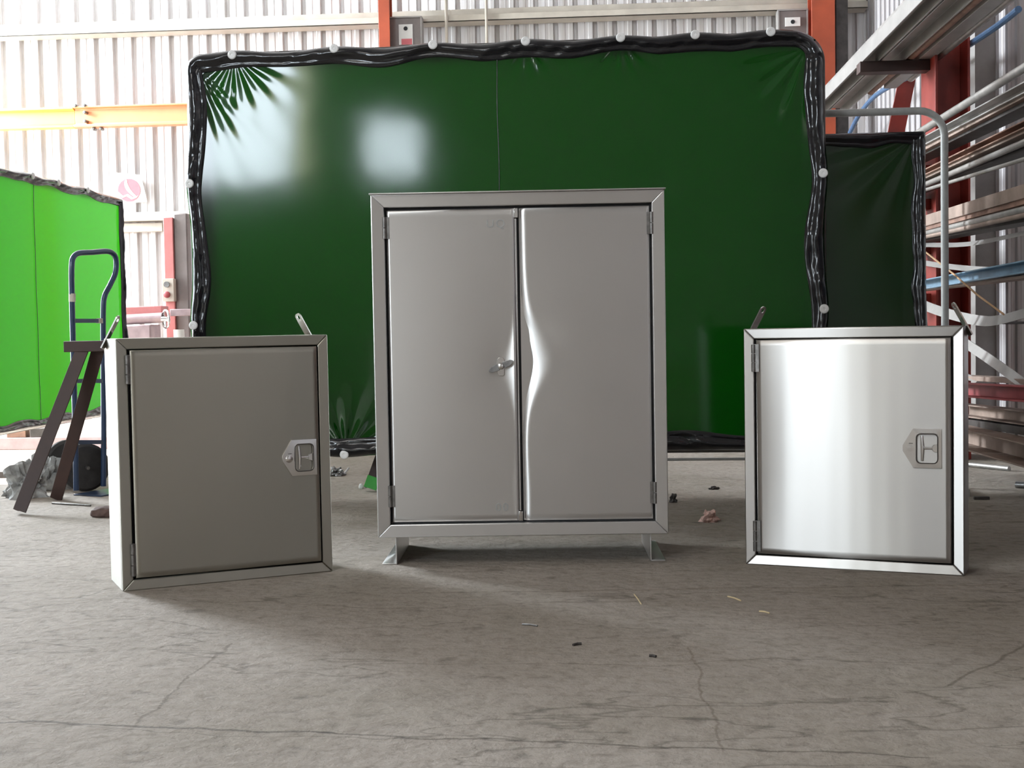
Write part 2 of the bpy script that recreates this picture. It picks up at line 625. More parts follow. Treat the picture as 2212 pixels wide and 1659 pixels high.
# yellow-orange beam
ybm = WB - .22
b0, b1 = aty(-150, 292, ybm), aty(398, 265, ybm)
zt = aty(200, 231, ybm).z
zb = aty(200, 276, ybm).z
t = thing('crane_beam', 'yellow-orange steel beam bolted across the back wall at left', 'beam', (b0.x, ybm, zb))
x1 = 2.2
jx = aty(163, 250, ybm).x - b0.x
m = MB()
hh = zt - zb
m.section((0, 0, hh / 2), (jx, 0, hh / 2), [(-.05, -hh / 2), (.05, -hh / 2), (.05, -hh / 2 + .02), (.01, -hh / 2 + .03), (.01, hh / 2 - .03), (.05, hh / 2 - .02), (.05, hh / 2), (-.05, hh / 2)])
m.build('beam', 'yellow', t, bev=.003)
m = MB()
m.section((jx + .004, 0, hh / 2), (jx + x1, 0, hh / 2), [(-.05, -hh / 2), (.06, -hh / 2), (.06, -hh / 2 + .02), (.02, -hh / 2 + .03), (.02, hh / 2 - .02), (.06, hh / 2 - .012), (.06, hh / 2), (-.05, hh / 2)])
m.build('beam', 'peach', t, bev=.003)
for dx, dz in ((.025, .17), (.10, .17), (.10, .115), (.10, .045), (.16, -.015), (.22, -.015)):
    MB().lathe((jx + dx, -.02 if dz > 0 else -.0, dz), (0, -1, 0), [(0, 0), (.014, 0), (.014, .045), (.008, .05), (0, .05)], 8).build('bolt', 'grime', t)


def i_column(name, mat, x, y, w, d, h, label, along='x', plates=()):
    """H-section column; flanges face y when along='x' else face x."""
    t = thing(name, label, 'column', (x, y, 0))
    m = MB()
    tf = .014
    if along == 'x':
        m.box(-w / 2, -d / 2, 0, w / 2, -d / 2 + tf, h).box(-w / 2, d / 2 - tf, 0, w / 2, d / 2, h).box(-.006, -d / 2 + tf, 0, .006, d / 2 - tf, h)
    else:
        m.box(-w / 2, -d / 2, 0, -w / 2 + tf, d / 2, h).box(w / 2 - tf, -d / 2, 0, w / 2, d / 2, h).box(-w / 2 + tf, -.006, 0, w / 2 - tf, .006, h)
    m.build('shaft', mat, t, bev=.002)
    MB().box(-w / 2 - .005, -d / 2 - .04, 0, w / 2 + .005, d / 2 + .04, .015).build('base_plate', mat, t, bev=.002)
    for s in (-1, 1):
        MB().lathe((s * w * .3, -d / 2 - .02, .015), (0, 0, 1), [(0, 0), (.012, 0), (.012, .016), (0, .016)], 6).build('anchor_bolt', 'grime', t)
    return t


yc = WB - .32
c0, c1 = aty(821, 60, yc).x, aty(845, 60, yc).x
i_column('steel_column', 'orange', (c0 + c1) / 2, yc, c1 - c0, .14, ROOF, 'narrow red steel column on the back wall above the screen')
c0, c1 = aty(1749, 60, yc).x, aty(1799, 60, yc).x
cc = i_column('steel_column', 'orange', (c0 + c1) / 2, yc, c1 - c0, .2, ROOF, 'orange steel column in the back right corner')

# two meter-like boxes on the back wall
yw = WB - .16
for (a, b, c, d, q, lab) in (
        (840, 911, 40, 100, (861, 892, 53, 96), 'grey wall box with a white plate beside the narrow red column'),
        (1681, 1745, 24, 80, (1696, 1729, 38, 56), 'dark wall box with a small pale plate beside the orange corner column')):
    yf = yw - .12
    P, Q = aty(a, c, yf), aty(b, d, yf)
    t = thing('wall_box', lab, 'box', (P.x, yf, Q.z - .25))
    hgt = P.z - Q.z + .25
    wd = Q.x - P.x
    MB().box(.006, .0, 0, wd - .006, .16, hgt).build('housing', 'boxgrey', t, bev=.004)
    MB().box(-.004, -.006, 0, .008, .12, hgt + .004).box(wd - .008, -.006, 0, wd + .004, .12, hgt + .004).box(-.004, -.006, hgt, wd + .004, .12, hgt + .012).build('flange', 'white_bar', t, bev=.001)
    A, B = aty(q[0], q[2], yf - .01), aty(q[1], q[3], yf - .01)
    x0, x1_, z1_, z0_ = A.x - P.x, B.x - P.x, A.z - Q.z + .25, B.z - Q.z + .25
    pl = MB().box(x0, -.012, z0_, x1_, 0, z1_).build('plate', 'plate', t, bev=.001)
    cz = z1_ - (x1_ - x0) * .30
    MB().lathe(((x0 + x1_) / 2, -.011, cz), (0, -1, 0), [(0, 0), (.016, 0), (.016, .004), (0, .004)], 16).build('knob', 'dark', pl)
    if q[3] - q[2] > 30:
        MB().box(x0 + .02, -.0135, z0_, x1_ - .006, -.0115, z0_ + .045).build('red_sticker', 'sign_red', pl)
# thin conduits
for a, b, lab in ((963, 6, 'pale vertical conduit on the back wall, left of the pair'), (1050, 6, 'pale vertical conduit on the back wall, right of the pair')):
    P = aty(a, 60, WB - .25)
    tag(MB().tube([(P.x, WB - .20, .0), (P.x, WB - .20, 4.6)], .012, 10).build('conduit', 'cream'), lab, 'pipe')

# sign on back wall
ys = WB - .06
pts = [aty(u, v, ys) for u, v in ((243, 372), (304, 378), (318, 436), (250, 440))]
c = aty(279, 411, ys)
t = thing('wall_sign', 'white sheet with a faded red disc and white swoosh on the back wall', 'sign', (c.x, ys, c.z))
MB().prism([(p.x - c.x, p.z - c.z) for p in pts], 0, .004).build('sheet', 'plate', t)
R_ = .093
disc = MB().prism([(R_ * math.cos(a * PI / 24), R_ * math.sin(a * PI / 24)) for a in range(48)], -.003, -.0005).build('disc', 'sign_red', t)
sw = []
for k in range(13):
    a = k / 12
    sw.append((-.015 + .075 * a * a, R_ * .93 - a * .135))
sw2 = [(x - .017 - .012 * math.sin(k / 12 * PI), z - .008) for k, (x, z) in enumerate(sw)]
MB().prism(sw + sw2[::-1], -.005, -.003).build('swoosh', 'plate', disc)
MB().prism([(-.085, -.012), (-.05, -.045), (-.01, -.03), (.03, -.06), (.075, -.045), (.06, -.062), (.02, -.075), (-.02, -.048), (-.055, -.062), (-.09, -.03)], -.005, -.003).build('swoosh', 'plate', disc)


# ------------------------------------------------------------------ cabinets
def frame_ring(m, x0, z0, x1, z1, w, y0, y1, wb=None):
    """Rectangular ring of mitred members in the x-z plane; face slopes slightly inward."""
    o = [(x0, z0), (x1, z0), (x1, z1), (x0, z1)]
    i = [(x0 + w, z0 + w), (x1 - w, z0 + w), (x1 - w, z1 - w), (x0 + w, z1 - w)]
    for k in range(4):
        a, b, c, d = o[k], o[(k + 1) % 4], i[(k + 1) % 4], i[k]
        vs = [(a[0], y0, a[1]), (b[0], y0, b[1]), (c[0], y0 + .003, c[1]), (d[0], y0 + .003, d[1]),
              (a[0], y1, a[1]), (b[0], y1, b[1]), (c[0], y1, c[1]), (d[0], y1, d[1])]
        m.add(vs, [(0, 1, 2, 3), (7, 6, 5, 4), (0, 4, 5, 1), (2, 6, 7, 3), (1, 5, 6, 2), (0, 3, 7, 4)])
    return m


def hinge(parent, x, z0, z1, y=-.004, mat='grime', r=.006):
    h = MB()
    n = 3
    for k in range(n):
        a, b = z0 + (z1 - z0) * k / n, z0 + (z1 - z0) * (k + 1) / n
        h.lathe((x, y, a + .001), (0, 0, 1), [(0, 0), (r, 0), (r, b - a - .002), (0, b - a - .002)], 12)
    h.box(x - .002, y, z0, x + .016, y + .003, z1)
    return h.build('hinge', mat, parent)


def t_latch(parent, x0, x1, z0, z1, key_out, mat='chrome'):
    """Recessed T-handle: plate with a pointed left end, dished pan, T bar and lock barrel."""
    w, h = x1 - x0, z1 - z0
    mid = (z0 + z1) / 2
    tip = .27 * w
    plate = [(x0, mid + .07 * h), (x0, mid - .07 * h), (x0 + tip, z0), (x1, z0), (x1, z1), (x0 + tip, z1)]
    px0, px1, pz0, pz1 = x0 + .36 * w, x1 - .10 * w, z0 + .13 * h, z1 - .13 * h
    # rounded opening
    hole = []
    r = .012
    for (cx, cz, a0) in ((px1 - r, pz1 - r, 0), (px0 + r, pz1 - r, 90), (px0 + r, pz0 + r, 180), (px1 - r, pz0 + r, 270)):
        for k in range(7):
            a = math.radians(a0 + 15 * k)
            hole.append((cx + r * math.cos(a), cz + r * math.sin(a)))
    dense = []
    for k in range(len(hole)):
        a, b = hole[k], hole[(k + 1) % len(hole)]
        ns = 6 if math.hypot(a[0] - b[0], a[1] - b[1]) > .01 else 1
        dense += [(a[0] + (b[0] - a[0]) * q / ns, a[1] + (b[1] - a[1]) * q / ns) for q in range(ns)]
    hole = dense
    outer = []
    cx, cz = (px0 + px1) / 2, mid
    # outer loop sampled at same angles by ray casting on the plate polygon
    for hx, hz in hole:
        dx, dz = hx - cx, hz - cz
        best = 1e9
        for k in range(6):
            ax_, az_ = plate[k]
            bx_, bz_ = plate[(k + 1) % 6]
            ex, ez = bx_ - ax_, bz_ - az_
            den = dx * ez - dz * ex
            if abs(den) < 1e-12:
                continue
            tt = ((ax_ - cx) * ez - (az_ - cz) * ex) / den
            uu = ((ax_ - cx) * dz - (az_ - cz) * dx) / den
            if tt > 0 and -1e-6 <= uu <= 1 + 1e-6:
                best = min(best, tt)
        outer.append((cx + dx * best, cz + dz * best))
    for vx in plate:
        k = min(range(len(outer)), key=lambda i: math.hypot(outer[i][0] - vx[0], outer[i][1] - vx[1]))
        outer[k] = vx
    n = len(hole)
    m = MB()
    Y0 = -.0085
    loops = [[(x, -.0005, z) for x, z in outer],
             [(cx + (x - cx) * .985, -.0045, cz + (z - cz) * .985) for x, z in outer],
             [(cx + (x - cx) * 1.07, -.005, cz + (z - cz) * 1.05) for x, z in hole],
             [(cx + (x - cx) * 1.02, -.007, cz + (z - cz) * 1.015) for x, z in hole],
             [(x, -.005, z) for x, z in hole],
             [(cx + (x - cx) * .93, .0075, cz + (z - cz) * .95) for x, z in hole]]
    vs = [(p[0], p[1] + Y0, p[2]) for L in loops for p in L]
    fs = [(i * n + k, i * n + (k + 1) % n, (i + 1) * n + (k + 1) % n, (i + 1) * n + k) for i in range(len(loops) - 1) for k in range(n)]
    fs.append(tuple((len(loops) - 1) * n + k for k in range(n)))
    m.add(vs, fs)
    pl = m.build('latch_plate', mat, parent)
    MB().tube([(x, -.0062 + Y0, z) for x, z in hole], .0014, 6, closed=True).build('recess_shade_ring', 'darkbar', pl)  # dark ring stands in for the shade in the recess
    bx = px0 + .016
    tb = MB()
    tb.tube([(bx - .002, .003, pz1 - .006), (bx, .0, mid), (bx - .001, .002, pz0 + .006)], [.0042, .0055, .0042], 12)
    tb.tube([(bx, .001, mid), (bx + .028, .004, mid)], .0042, 12)
    tb.lathe((bx + .036, .0072, mid), (0, -1, 0), [(0, 0), (.013, 0), (.013, .005), (.010, .009), (0, .009)], 24)
    for q in tb.v:
        q.y += Y0
    tb.build('t_handle', mat, pl)
    if key_out:
        MB().lathe((x0 + .19 * w, -.004 + Y0, mid - .002), (0, -1, 0), [(0, 0), (.010, 0), (.0105, .004), (.006, .007), (0, .007)], 20).build('lock_cylinder', mat, pl)
    MB().lathe((x0 + .2 * w, -.0045 + Y0, mid), (0, -1, 0), [(.0, 0), (.0095, 0), (.0095, .001), (.0, .0015)], 20).build('lock_cover', mat, pl)
    MB().box(x0 + .17 * w, -.0055 + Y0, mid + .115 * h, x0 + .27 * w, -.004 + Y0, mid + .13 * h).build('slot', 'dark', pl)
    return pl


def lug(parent, x, y, z, side, mat='chrome'):
    """Twisted lifting tab with an eye, leaning inward over the cabinet."""
    m = MB()
    n = 20
    L, w, th = .075, .011, .004
    outer = [(-w, 0), (w, 0)]
    arc = [(w * math.cos(a * PI / 10), L - w + w * math.sin(a * PI / 10)) for a in range(11)]
    outer = [(-w, -.03), (w, -.03)] + arc
    hole = [(.0055 * math.cos(2 * PI * k / 12), L - w - .002 + .0075 * math.sin(2 * PI * k / 12)) for k in range(12)]
    # build as strips: left and right halves around the eye through bmesh bridge
    bm = bmesh.new()
    vo = [bm.verts.new((a, -th / 2, b)) for a, b in outer]
    vh = [bm.verts.new((a, -th / 2, b)) for a, b in hole]
    eo = [bm.edges.new((vo[i], vo[(i + 1) % len(vo)])) for i in range(len(vo))]
    eh = [bm.edges.new((vh[i], vh[(i + 1) % 12])) for i in range(12)]
    bmesh.ops.triangle_fill(bm, use_beauty=True, use_dissolve=False, edges=eo + eh)
    ret = bmesh.ops.extrude_face_region(bm, geom=bm.faces[:])
    for e in ret['geom']:
        if isinstance(e, bmesh.types.BMVert):
            e.co.y += th
    bmesh.ops.recalc_face_normals(bm, faces=bm.faces)
    me = bpy.data.meshes.new('lifting_lug')
    R = Matrix.Translation((x, y, z)) @ Matrix.Rotation(math.radians(-28 * side), 4, 'Y') @ Matrix.Rotation(math.radians(-58 * side), 4, 'Z')
    bm.transform(R)
    bm.to_mesh(me)
    bm.free()
    me.materials.append(M[mat])
    o = bpy.data.objects.new('lifting_lug', me)
    C.objects.link(o)
    o.parent = parent
    return o


def small_cabinet(label, x, y, a, w, h, depth, mat, latch, hinge_mat, warp):
    t = thing('stainless_cabinet', label, 'cabinet', (x, y, 0), a)
    fw = .030
    m = MB()
    # body shell: four sides and back, open front
    m.box(0, .004, 0, .004, depth, h).box(w - .004, .004, 0, w, depth, h)
    m.box(.004, .004, 0, w - .004, depth, .004).box(.004, .004, h - .004, w - .004, depth, h)
    m.box(.004, depth - .004, .004, w - .004, depth, h - .004)
    m.build('body', mat, t, bev=.0012)
    frame_ring(MB(), 0, 0, w, h, fw, -.004, .022).build('front_frame', mat, t, bev=.003, seg=3)
    MB().box(fw - .004, .018, fw - .004, w - fw + .004, .022, h - fw + .004).build('gasket', 'dark', t)
    gp = .003
    dx0, dx1, dz0, dz1 = fw + gp + .002, w - fw - gp, fw + gp, h - fw - gp * .6
    def fn(u, v):
        px, pz = dx0 + (dx1 - dx0) * u, dz0 + (dz1 - dz0) * v
        edge = min(u, 1 - u, v, 1 - v)
        e = min(1, edge / .005)
        return (px, -.001 - .006 * math.sin(e * PI / 2) + warp(u, v), pz)
    us = [0, .0012, .0025, .005] + [.005 + .99 * k / 40 for k in range(1, 40)] + [.995, .9975, .9988, 1]
    def fng(i, j):
        return fn(us[round(i * (len(us) - 1))], us[round(j * (len(us) - 1))])
    m = MB().grid(fng, len(us) - 1, len(us) - 1)
    m.box(dx0 + .001, .0, dz0 + .001, dx1 - .001, .016, dz1 - .001)
    d = m.build('door', mat, t, angle=1.2, recalc=True)
    hinge(d, fw - .001, h - .125, h - .045, -.006, hinge_mat, .006)
    hinge(d, fw - .001, .04, .13, -.006, hinge_mat, .006)
    t_latch(d, *latch)
    lug(t, .004, depth - .03, h - .002, -1)
    lug(t, w - .004, depth - .03, h - .002, 1)
    return t


# latch boxes: fractions measured on the door
def latch_rect(w, h, fx0, fx1, fz0, fz1):
    return (w * fx0, w * fx1, h * fz0, h * fz1)


lw, lh = .598, .693
small_cabinet('small brushed stainless cabinet turned right, standing left on the floor', -1.3302, 3.5744, .5083, lw, lh, .2012,
              'brush_dark', (*latch_rect(lw, lh, .757, .928, .415, .567), True), 'grime',
              lambda u, v: -.004 * math.sin(u * PI) * math.sin(v * PI))
rw, rh = .6092, .6884
small_cabinet('small bright stainless cabinet turned left, standing right on the floor', .4010, 3.9484, -.341, rw, rh, .13,
              'brush', (*latch_rect(rw, rh, .733, .905, .43, .59), False), 'grime',
              lambda u, v: .0055 * max(0, 1 - u / .25) ** 2 * (1 + .2 * math.sin(v * 4)) - .0012 + .0006 * math.sin(u * 7 + v * 1.5))

# large two-door cabinet
CW, CZ0, CZ1, CD = .8613, .0868, 1.1004, .40
t = thing('stainless_cabinet', 'large two-door stainless cabinet standing in the middle in front of the screen', 'cabinet', (-.6835, 3.9458, 0), .0465)
m = MB()
m.box(0, .004, CZ0, .004, CD, CZ1).box(CW - .004, .004, CZ0, CW, CD, CZ1)
m.box(.004, .004, CZ0, CW - .004, CD, CZ0 + .004).box(.004, .004, CZ1 - .004, CW - .004, CD, CZ1)
m.box(.004, CD - .004, CZ0 + .004, CW - .004, CD, CZ1 - .004)
m.build('body', 'steel', t, bev=.0012)
fwC = .038
frame_ring(MB(), 0, CZ0, CW, CZ1, fwC, -.014, .02).build('front_frame', 'steel', t, bev=.0025, seg=3)
MB().box(-.004, -.022, CZ1, CW + .004, CD, CZ1 + .004).build('drip_lid', 'steel', t, bev=.001)
MB().box(fwC - .005, .012, CZ0 + fwC - .005, CW - fwC + .005, .018, CZ1 - fwC + .005).build('gasket', 'dark', t)
gp = .006
xm = CW * .5 - .004
ix0, ix1, iz0, iz1 = fwC + gp, CW - fwC - gp, CZ0 + fwC + gp, CZ1 - fwC - gp - .002


def smooth01(x):
    x = max(0, min(1, x))
    return x * x * (3 - 2 * x)


def door_sheet(x0, x1, side):
    """Thin sheet pulled in along the meeting edge, dented beside the latch."""
    w = x1 - x0
    def fn(u, v):
        px, pz = x0 + w * u, iz0 + (iz1 - iz0) * v
        e = min(1, min(px - x0, x1 - px, pz - iz0, iz1 - pz) / .005)
        y = .002 - .005 * math.sin(e * PI / 2)
        s = (px - x0) if side > 0 else (x1 - px)          # distance from the meeting edge
        wob = .75 + .30 * math.sin(v * 9 + 1) + .12 * math.sin(v * 21)
        if side > 0:
            wd = .012 + .010 * wob + .080 * math.exp(-((v - .52) / .12) ** 2)
            q = max(0, 1 - s / wd)
            y += .0085 * q * q * (.7 + 1.6 * math.exp(-((v - .5) / .16) ** 2) + .25 * wob)
            y += .0022 * math.exp(-(((s - .05) / .07) ** 2 + ((v - .60) / .05) ** 2)) * math.sin((v - .6) * 30 + s * 18)
        else:
            wd = .010 + .035 * math.exp(-((v - .49) / .10) ** 2) + .012 * math.exp(-((v - .10) / .08) ** 2)
            q = max(0, 1 - s / wd)
            y -= .0045 * q * q * (.3 + 1.2 * math.exp(-((v - .49) / .12) ** 2))
            y += .0016 * math.exp(-(((s - .05) / .045) ** 2 + ((v - .49) / .08) ** 2))
        y += -.003 * math.sin(u * PI) * math.sin(v * PI)
        return (px, y, pz)
    nu, nv = 90, 90
    m = MB().grid(fn, nu, nv)
    m.box(x0 + .001, .004, iz0 + .001, x1 - .001, .012, iz1 - .001)
    return m


dl = door_sheet(ix0, xm - .006, -1).build('door', 'steel', t, angle=1.2)
dr = door_sheet(xm + .007, ix1, 1).build('door', 'steel', t, angle=1.2)
HH = iz1 - iz0
for d, x in ((dl, fwC), (dr, CW - fwC)):
    for zz in (iz0 + HH * .05, iz1 - HH * .09):
        h = MB()
        for k in range(2):
            h.lathe((x, -.008, zz + k * .033), (0, 0, 1), [(0, 0), (.0062, 0), (.0062, .031), (0, .031)], 12)
        s = 1 if d is dl else -1
        h.box(min(x, x + s * .014), -.006, zz, max(x, x + s * .014), -.002, zz + .064)
        h.build('hinge', 'grime', d)
sm = MB().box(xm - .0045, .0, iz0 + .03, xm + .0005, .008, iz1 - .03).build('centre_strip', 'steel', t, bev=.0008)
for zz in (iz0, iz1 - .028):
    MB().box(xm - .0065, -.006, zz, xm + .005, .006, zz + .028).build('strip_end', 'chrome', sm, bev=.001)
# wing knob
kx, kz = CW * .435, CZ0 + (CZ1 - CZ0) * .497
hub = MB().lathe((kx, -.002, kz), (0, -1, 0), [(0, 0), (.011, 0), (.011, .010), (.009, .014), (.009, .022), (.005, .024), (0, .024)], 6)
hub.prism([(kx - .012, kz - .006), (kx - .010, kz - .026), (kx - .005, kz - .029), (kx + .006, kz - .029), (kx + .010, kz - .026), (kx + .010, kz + .020), (kx + .006, kz + .026), (kx - .006, kz + .026), (kx - .012, kz + .020)], -.007, -.002)
kn = hub.build('wing_knob', 'chrome', dl, bev=.0012)
for s, ang in ((1, 22), (-1, 22)):
    m = MB()
    prof = [(0, -.011), (.018, -.010), (.030, -.003), (.031, .003), (.024, .008), (0, .011)]
    ca, sa = math.cos(math.radians(ang)), math.sin(math.radians(ang))
    P2 = [(kx + s * (.008 + a) * ca - s * b * sa * .9, kz + s * (.008 + a) * sa + s * b * ca * .9) for a, b in prof]
    m.prism(P2, -.019, -.015).build('wing', 'scrap', kn, bev=.001)
# faint sticker ghosts
def text_mesh(body, size, name, mat, parent, x, y, z, extrude=.0002):
    cu = bpy.data.curves.new(name, 'FONT')
    cu.body = body
    cu.size = size
    cu.extrude = extrude
    cu.space_character = 1.25
    cu.align_x = 'CENTER'
    cu.align_y = 'CENTER'
    to = bpy.data.objects.new(name, cu)
    C.objects.link(to)
    dg = bpy.context.evaluated_depsgraph_get()
    me = bpy.data.meshes.new_from_object(to.evaluated_get(dg))
    bpy.data.objects.remove(to)
    me.materials.clear()
    me.materials.append(M[mat])
    o = bpy.data.objects.new(name, me)
    C.objects.link(o)
    o.parent = parent
    o.location = (x, y, z)
    o.rotation_euler = (PI / 2, 0, 0)
    return o


text_mesh('UQ', .034, 'residue_mark', 'mark', dl, CW * .425, -.0046, CZ0 + (CZ1 - CZ0) * .91)
text_mesh('00', .034, 'residue_mark', 'mark', dl, CW * .43, -.0046, CZ0 + (CZ1 - CZ0) * .083)
# feet: angle sections running front to back
for x, s in ((.052, -1), (CW - .052, 1)):
    m = MB()
    m.box(min(x, x + s * .004), .02, 0, max(x, x + s * .004), CD - .02, CZ0)
    m.box(min(x, x + s * .045), .02, 0, max(x, x + s * .045), CD - .02, .004)
    m.build('foot', 'steel', t, bev=.001)


# ------------------------------------------------------------------ welding screens
def rounded(w, z0, z1, rl, rr, inset, n=10):
    """Perimeter points (x,z) clockwise from lower left, corner radii rl (left top) rr (right top), .06 below."""
    out = []
    for cx, cz, r, a0 in ((rl, z1 - rl, rl, 180), (w - rr, z1 - rr, rr, 90), (w - .06, z0 + .06, .06, 0), (.06, z0 + .06, .06, 270)):
        r2 = max(.004, r - inset)
        cxx = cx if r > inset else cx
        for k in range(n + 1):
            a = math.radians(a0 - 90 * k / n)
            ox, oz = cx + (r2) * math.cos(a), cz + (r2) * math.sin(a)
            if inset > r:
                ox += (inset - r) * (1 if cx < w / 2 else -1)
                oz += (inset - r) * (-1 if cz > (z0 + z1) / 2 else 1)
            out.append((ox, oz))
    return out


def resample(pts, n):
    L = [0]
    m = len(pts)
    for i in range(m):
        a, b = pts[i], pts[(i + 1) % m]
        L.append(L[-1] + math.hypot(b[0] - a[0], b[1] - a[1]))
    out = []
    j = 0
    for k in range(n):
        s = L[-1] * k / n
        while L[j + 1] < s:
            j += 1
        f = (s - L[j]) / max(1e-9, L[j + 1] - L[j])
        a, b = pts[j % m], pts[(j + 1) % m]
        out.append((a[0] + (b[0] - a[0]) * f, a[1] + (b[1] - a[1]) * f))
    return out


def welding_screen(t, w, z0, z1, rl, rr, mat, snaps, folds, hemw=.07, seam=None, wrinkle=1.0, legs=True, pipe_mat='darkbar', pipe=True):
    # supporting pipe frame just behind
    if pipe:
        pf = rounded(w, z0, z1, rl, rr, .022)
        MB().tube([(x, .012, z) for x, z in pf], .017, 12, closed=True).build('frame', pipe_mat, t)
    if legs:
        for x in (.022, w - .022):
            lm = MB()
            lm.tube([(x, .012, z0 + .1), (x, .012, .03)], .017, 12)
            lm.box(x - .02, -.22, .0, x + .02, .28, .03)
            lm.build('stand_leg', pipe_mat, t)
    def billow(x, z):
        y = .004 * math.sin(x * 2.1 + .6) * math.sin((z - z0) / (z1 - z0) * PI) + .0008 * math.sin(z * 5 + x)
        for fx, fz, rad, amp, k, ph in folds:
            dx, dz = x - fx, z - fz
            r = math.hypot(dx, dz)
            th = math.atan2(dz, dx)
            if k == 24:          # the corner creases fan out mostly downwards
                amp = amp * math.exp(-((th + 1.18) / .36) ** 2)
            y += amp * (r / rad) * math.exp(-(r / rad) ** 2) * math.sin(th * k + ph)
        e = min(x, w - x, z - z0, z1 - z)
        return y * min(1, max(0, e) / .12 + (.15 if folds else 0))
    ins = .045
    def fn(u, v):
        x, z = ins + (w - 2 * ins) * u, z0 + ins + (z1 - z0 - 2 * ins) * v
        return (x, -.012 + billow(x, z), z)
    cur = MB().grid(fn, 400, 250).build('curtain', mat, t, recalc=False, angle=3.1)
    # hem
    n = 720
    outer = resample(rounded(w, z0, z1, rl, rr, 0), n)
    K = 9
    vs = []
    for k in range(n):
        x, z = outer[k]
        a, b = outer[(k - 3) % n], outer[(k + 3) % n]
        tx, tz = b[0] - a[0], b[1] - a[1]
        l = math.hypot(tx, tz)
        nx, nz = tz / l, -tx / l          # inward for clockwise order
        near = min([math.hypot(x - sx, z - sz) for sx, sz in snaps] + [.45])
        sag = .016 * (1 - math.exp(-(near / .13) ** 2)) * wrinkle
        wid = hemw * (1 + .12 * math.sin(k * .11)) + .012 * noise.noise(Vector((k * .05, 3, 1)))
        for q in range(K + 1):
            s = q / K
            d = sag + wid * s
            wr = noise.noise(Vector((x * 26 + s * 3, z * 26, 5))) * .006 + noise.noise(Vector((x * 9 + s * 1.5, z * 9, 9))) * .010
            px, pz = x + nx * d, z + nz * d
            yy = -.006 - .026 * math.sin(min(1, s * 1.35 + .08) * PI * .92) - .012 * s + wr * wrinkle * math.sin(s * PI) 
            if s > .8:
                yy = min(yy, -.018 + billow(px, pz)) if s < 1 else -.0135 + billow(px, pz)
            vs.append((px, yy, pz))
    fs = []
    for k in range(n):
        j = (k + 1) % n
        for q in range(K):
            fs.append((k * (K + 1) + q, j * (K + 1) + q, j * (K + 1) + q + 1, k * (K + 1) + q + 1))
    # back half of the hem folded over the pipe
    base = len(vs)
    for k in range(n):
        x, z = outer[k]
        a, b = outer[(k - 3) % n], outer[(k + 3) % n]
        tx, tz = b[0] - a[0], b[1] - a[1]
        l = math.hypot(tx, tz)
        nx, nz = tz / l, -tx / l
        near = min([math.hypot(x - sx, z - sz) for sx, sz in snaps] + [.45])
        sag = .016 * (1 - math.exp(-(near / .13) ** 2)) * wrinkle
        vs.append((x + nx * (sag + .004), .03, z + nz * (sag + .004)))
        vs.append((x + nx * (hemw * .8), .034, z + nz * (hemw * .8)))
    for k in range(n):
        j = (k + 1) % n
        fs.append((k * (K + 1), base + 2 * k, base + 2 * j, j * (K + 1)))
        fs.append((base + 2 * k, base + 2 * k + 1, base + 2 * j + 1, base + 2 * j))
    MB().add(vs, fs).build('hem', 'hem', t, recalc=False, angle=3.1)
    first = None
    for sx, sz in snaps:
        if first is None:
            sn = MB().lathe((0, 0, 0), (0, -1, 0), [(0, 0), (.0185, 0), (.0185, .004), (.015, .007), (.007, .0075), (.005, .006), (0, .006)], 24).build('snap', 'snap', t)
            first = sn
        else:
            sn = first.copy()
            C.objects.link(sn)
            sn.parent = t
        sn.location = (sx, -.036, sz)
    if seam:
        MB().grid(lambda u, v: (seam + .004 * (u - .5) + .002 * math.sin(v * 20), -.0155 + billow(seam, z0 + ins + (z1 - z0 - 2 * ins) * v), z0 + ins + (z1 - z0 - 2 * ins) * v), 1, 60).build('seam', 'hem', t, solid=.002)
    return cur


# main screen
SX, SY, SA, SW, SZ0, SZ1 = -1.7484, 5.589, -.0293, 2.6492, .170, 1.877
t = thing('welding_screen', 'large dark green welding screen with black hem behind the middle cabinet', 'screen', (SX, SY, 0), SA)


def on_main(u, v):
    p = aty(u, v, SY - .03)
    p = aty(u, v, SY - .03 + (p.x - SX) * math.tan(SA))
    return ((p.x - SX) / math.cos(SA), p.z)


snp = []
for u, v in ((503, 119), (723, 105), (936, 95), (1136, 88), (1341, 77), (1502, 74), (1665, 66), (1784, 374), (1789, 667), (406, 397), (411, 703), (745, 985)):
    x, z = on_main(u, v)
    if v < 130:
        z = min(z, SZ1 - .014)
    snp.append((min(max(x, .022), SW - .022), max(z, SZ0 + .014)))
TLc = (.05, SZ1 - .05)
f2 = snp[0]
f3 = snp[-1]
f4, f5 = snp[4], snp[3]
welding_screen(t, SW, SZ0, SZ1, .075, .13, 'green', snp,
               [(TLc[0], TLc[1], .22, .0042, 24, 0), (f2[0], f2[1], .14, .0035, 16, .6), (f3[0], f3[1], .15, .007, 13, .3),
                (f4[0], f4[1], .10, .003, 15, 0), (f5[0], f5[1], .10, .003, 13, 0), (SW - .08, SZ1 - .08, .2, .004, 16, 0)],
               seam=on_main(1075, 250)[0])
for q in t.children:
    if q.name.startswith('seam'):
        q['label'] = 'thin dark vertical seam'

MB().tube([(1.35, .012, SZ0 - .022), (SW - .04, .012, SZ0 - .022)], .006, 10).build('bottom_rail', 'pipe', t)['label'] = 'thin pale rail under the hem'
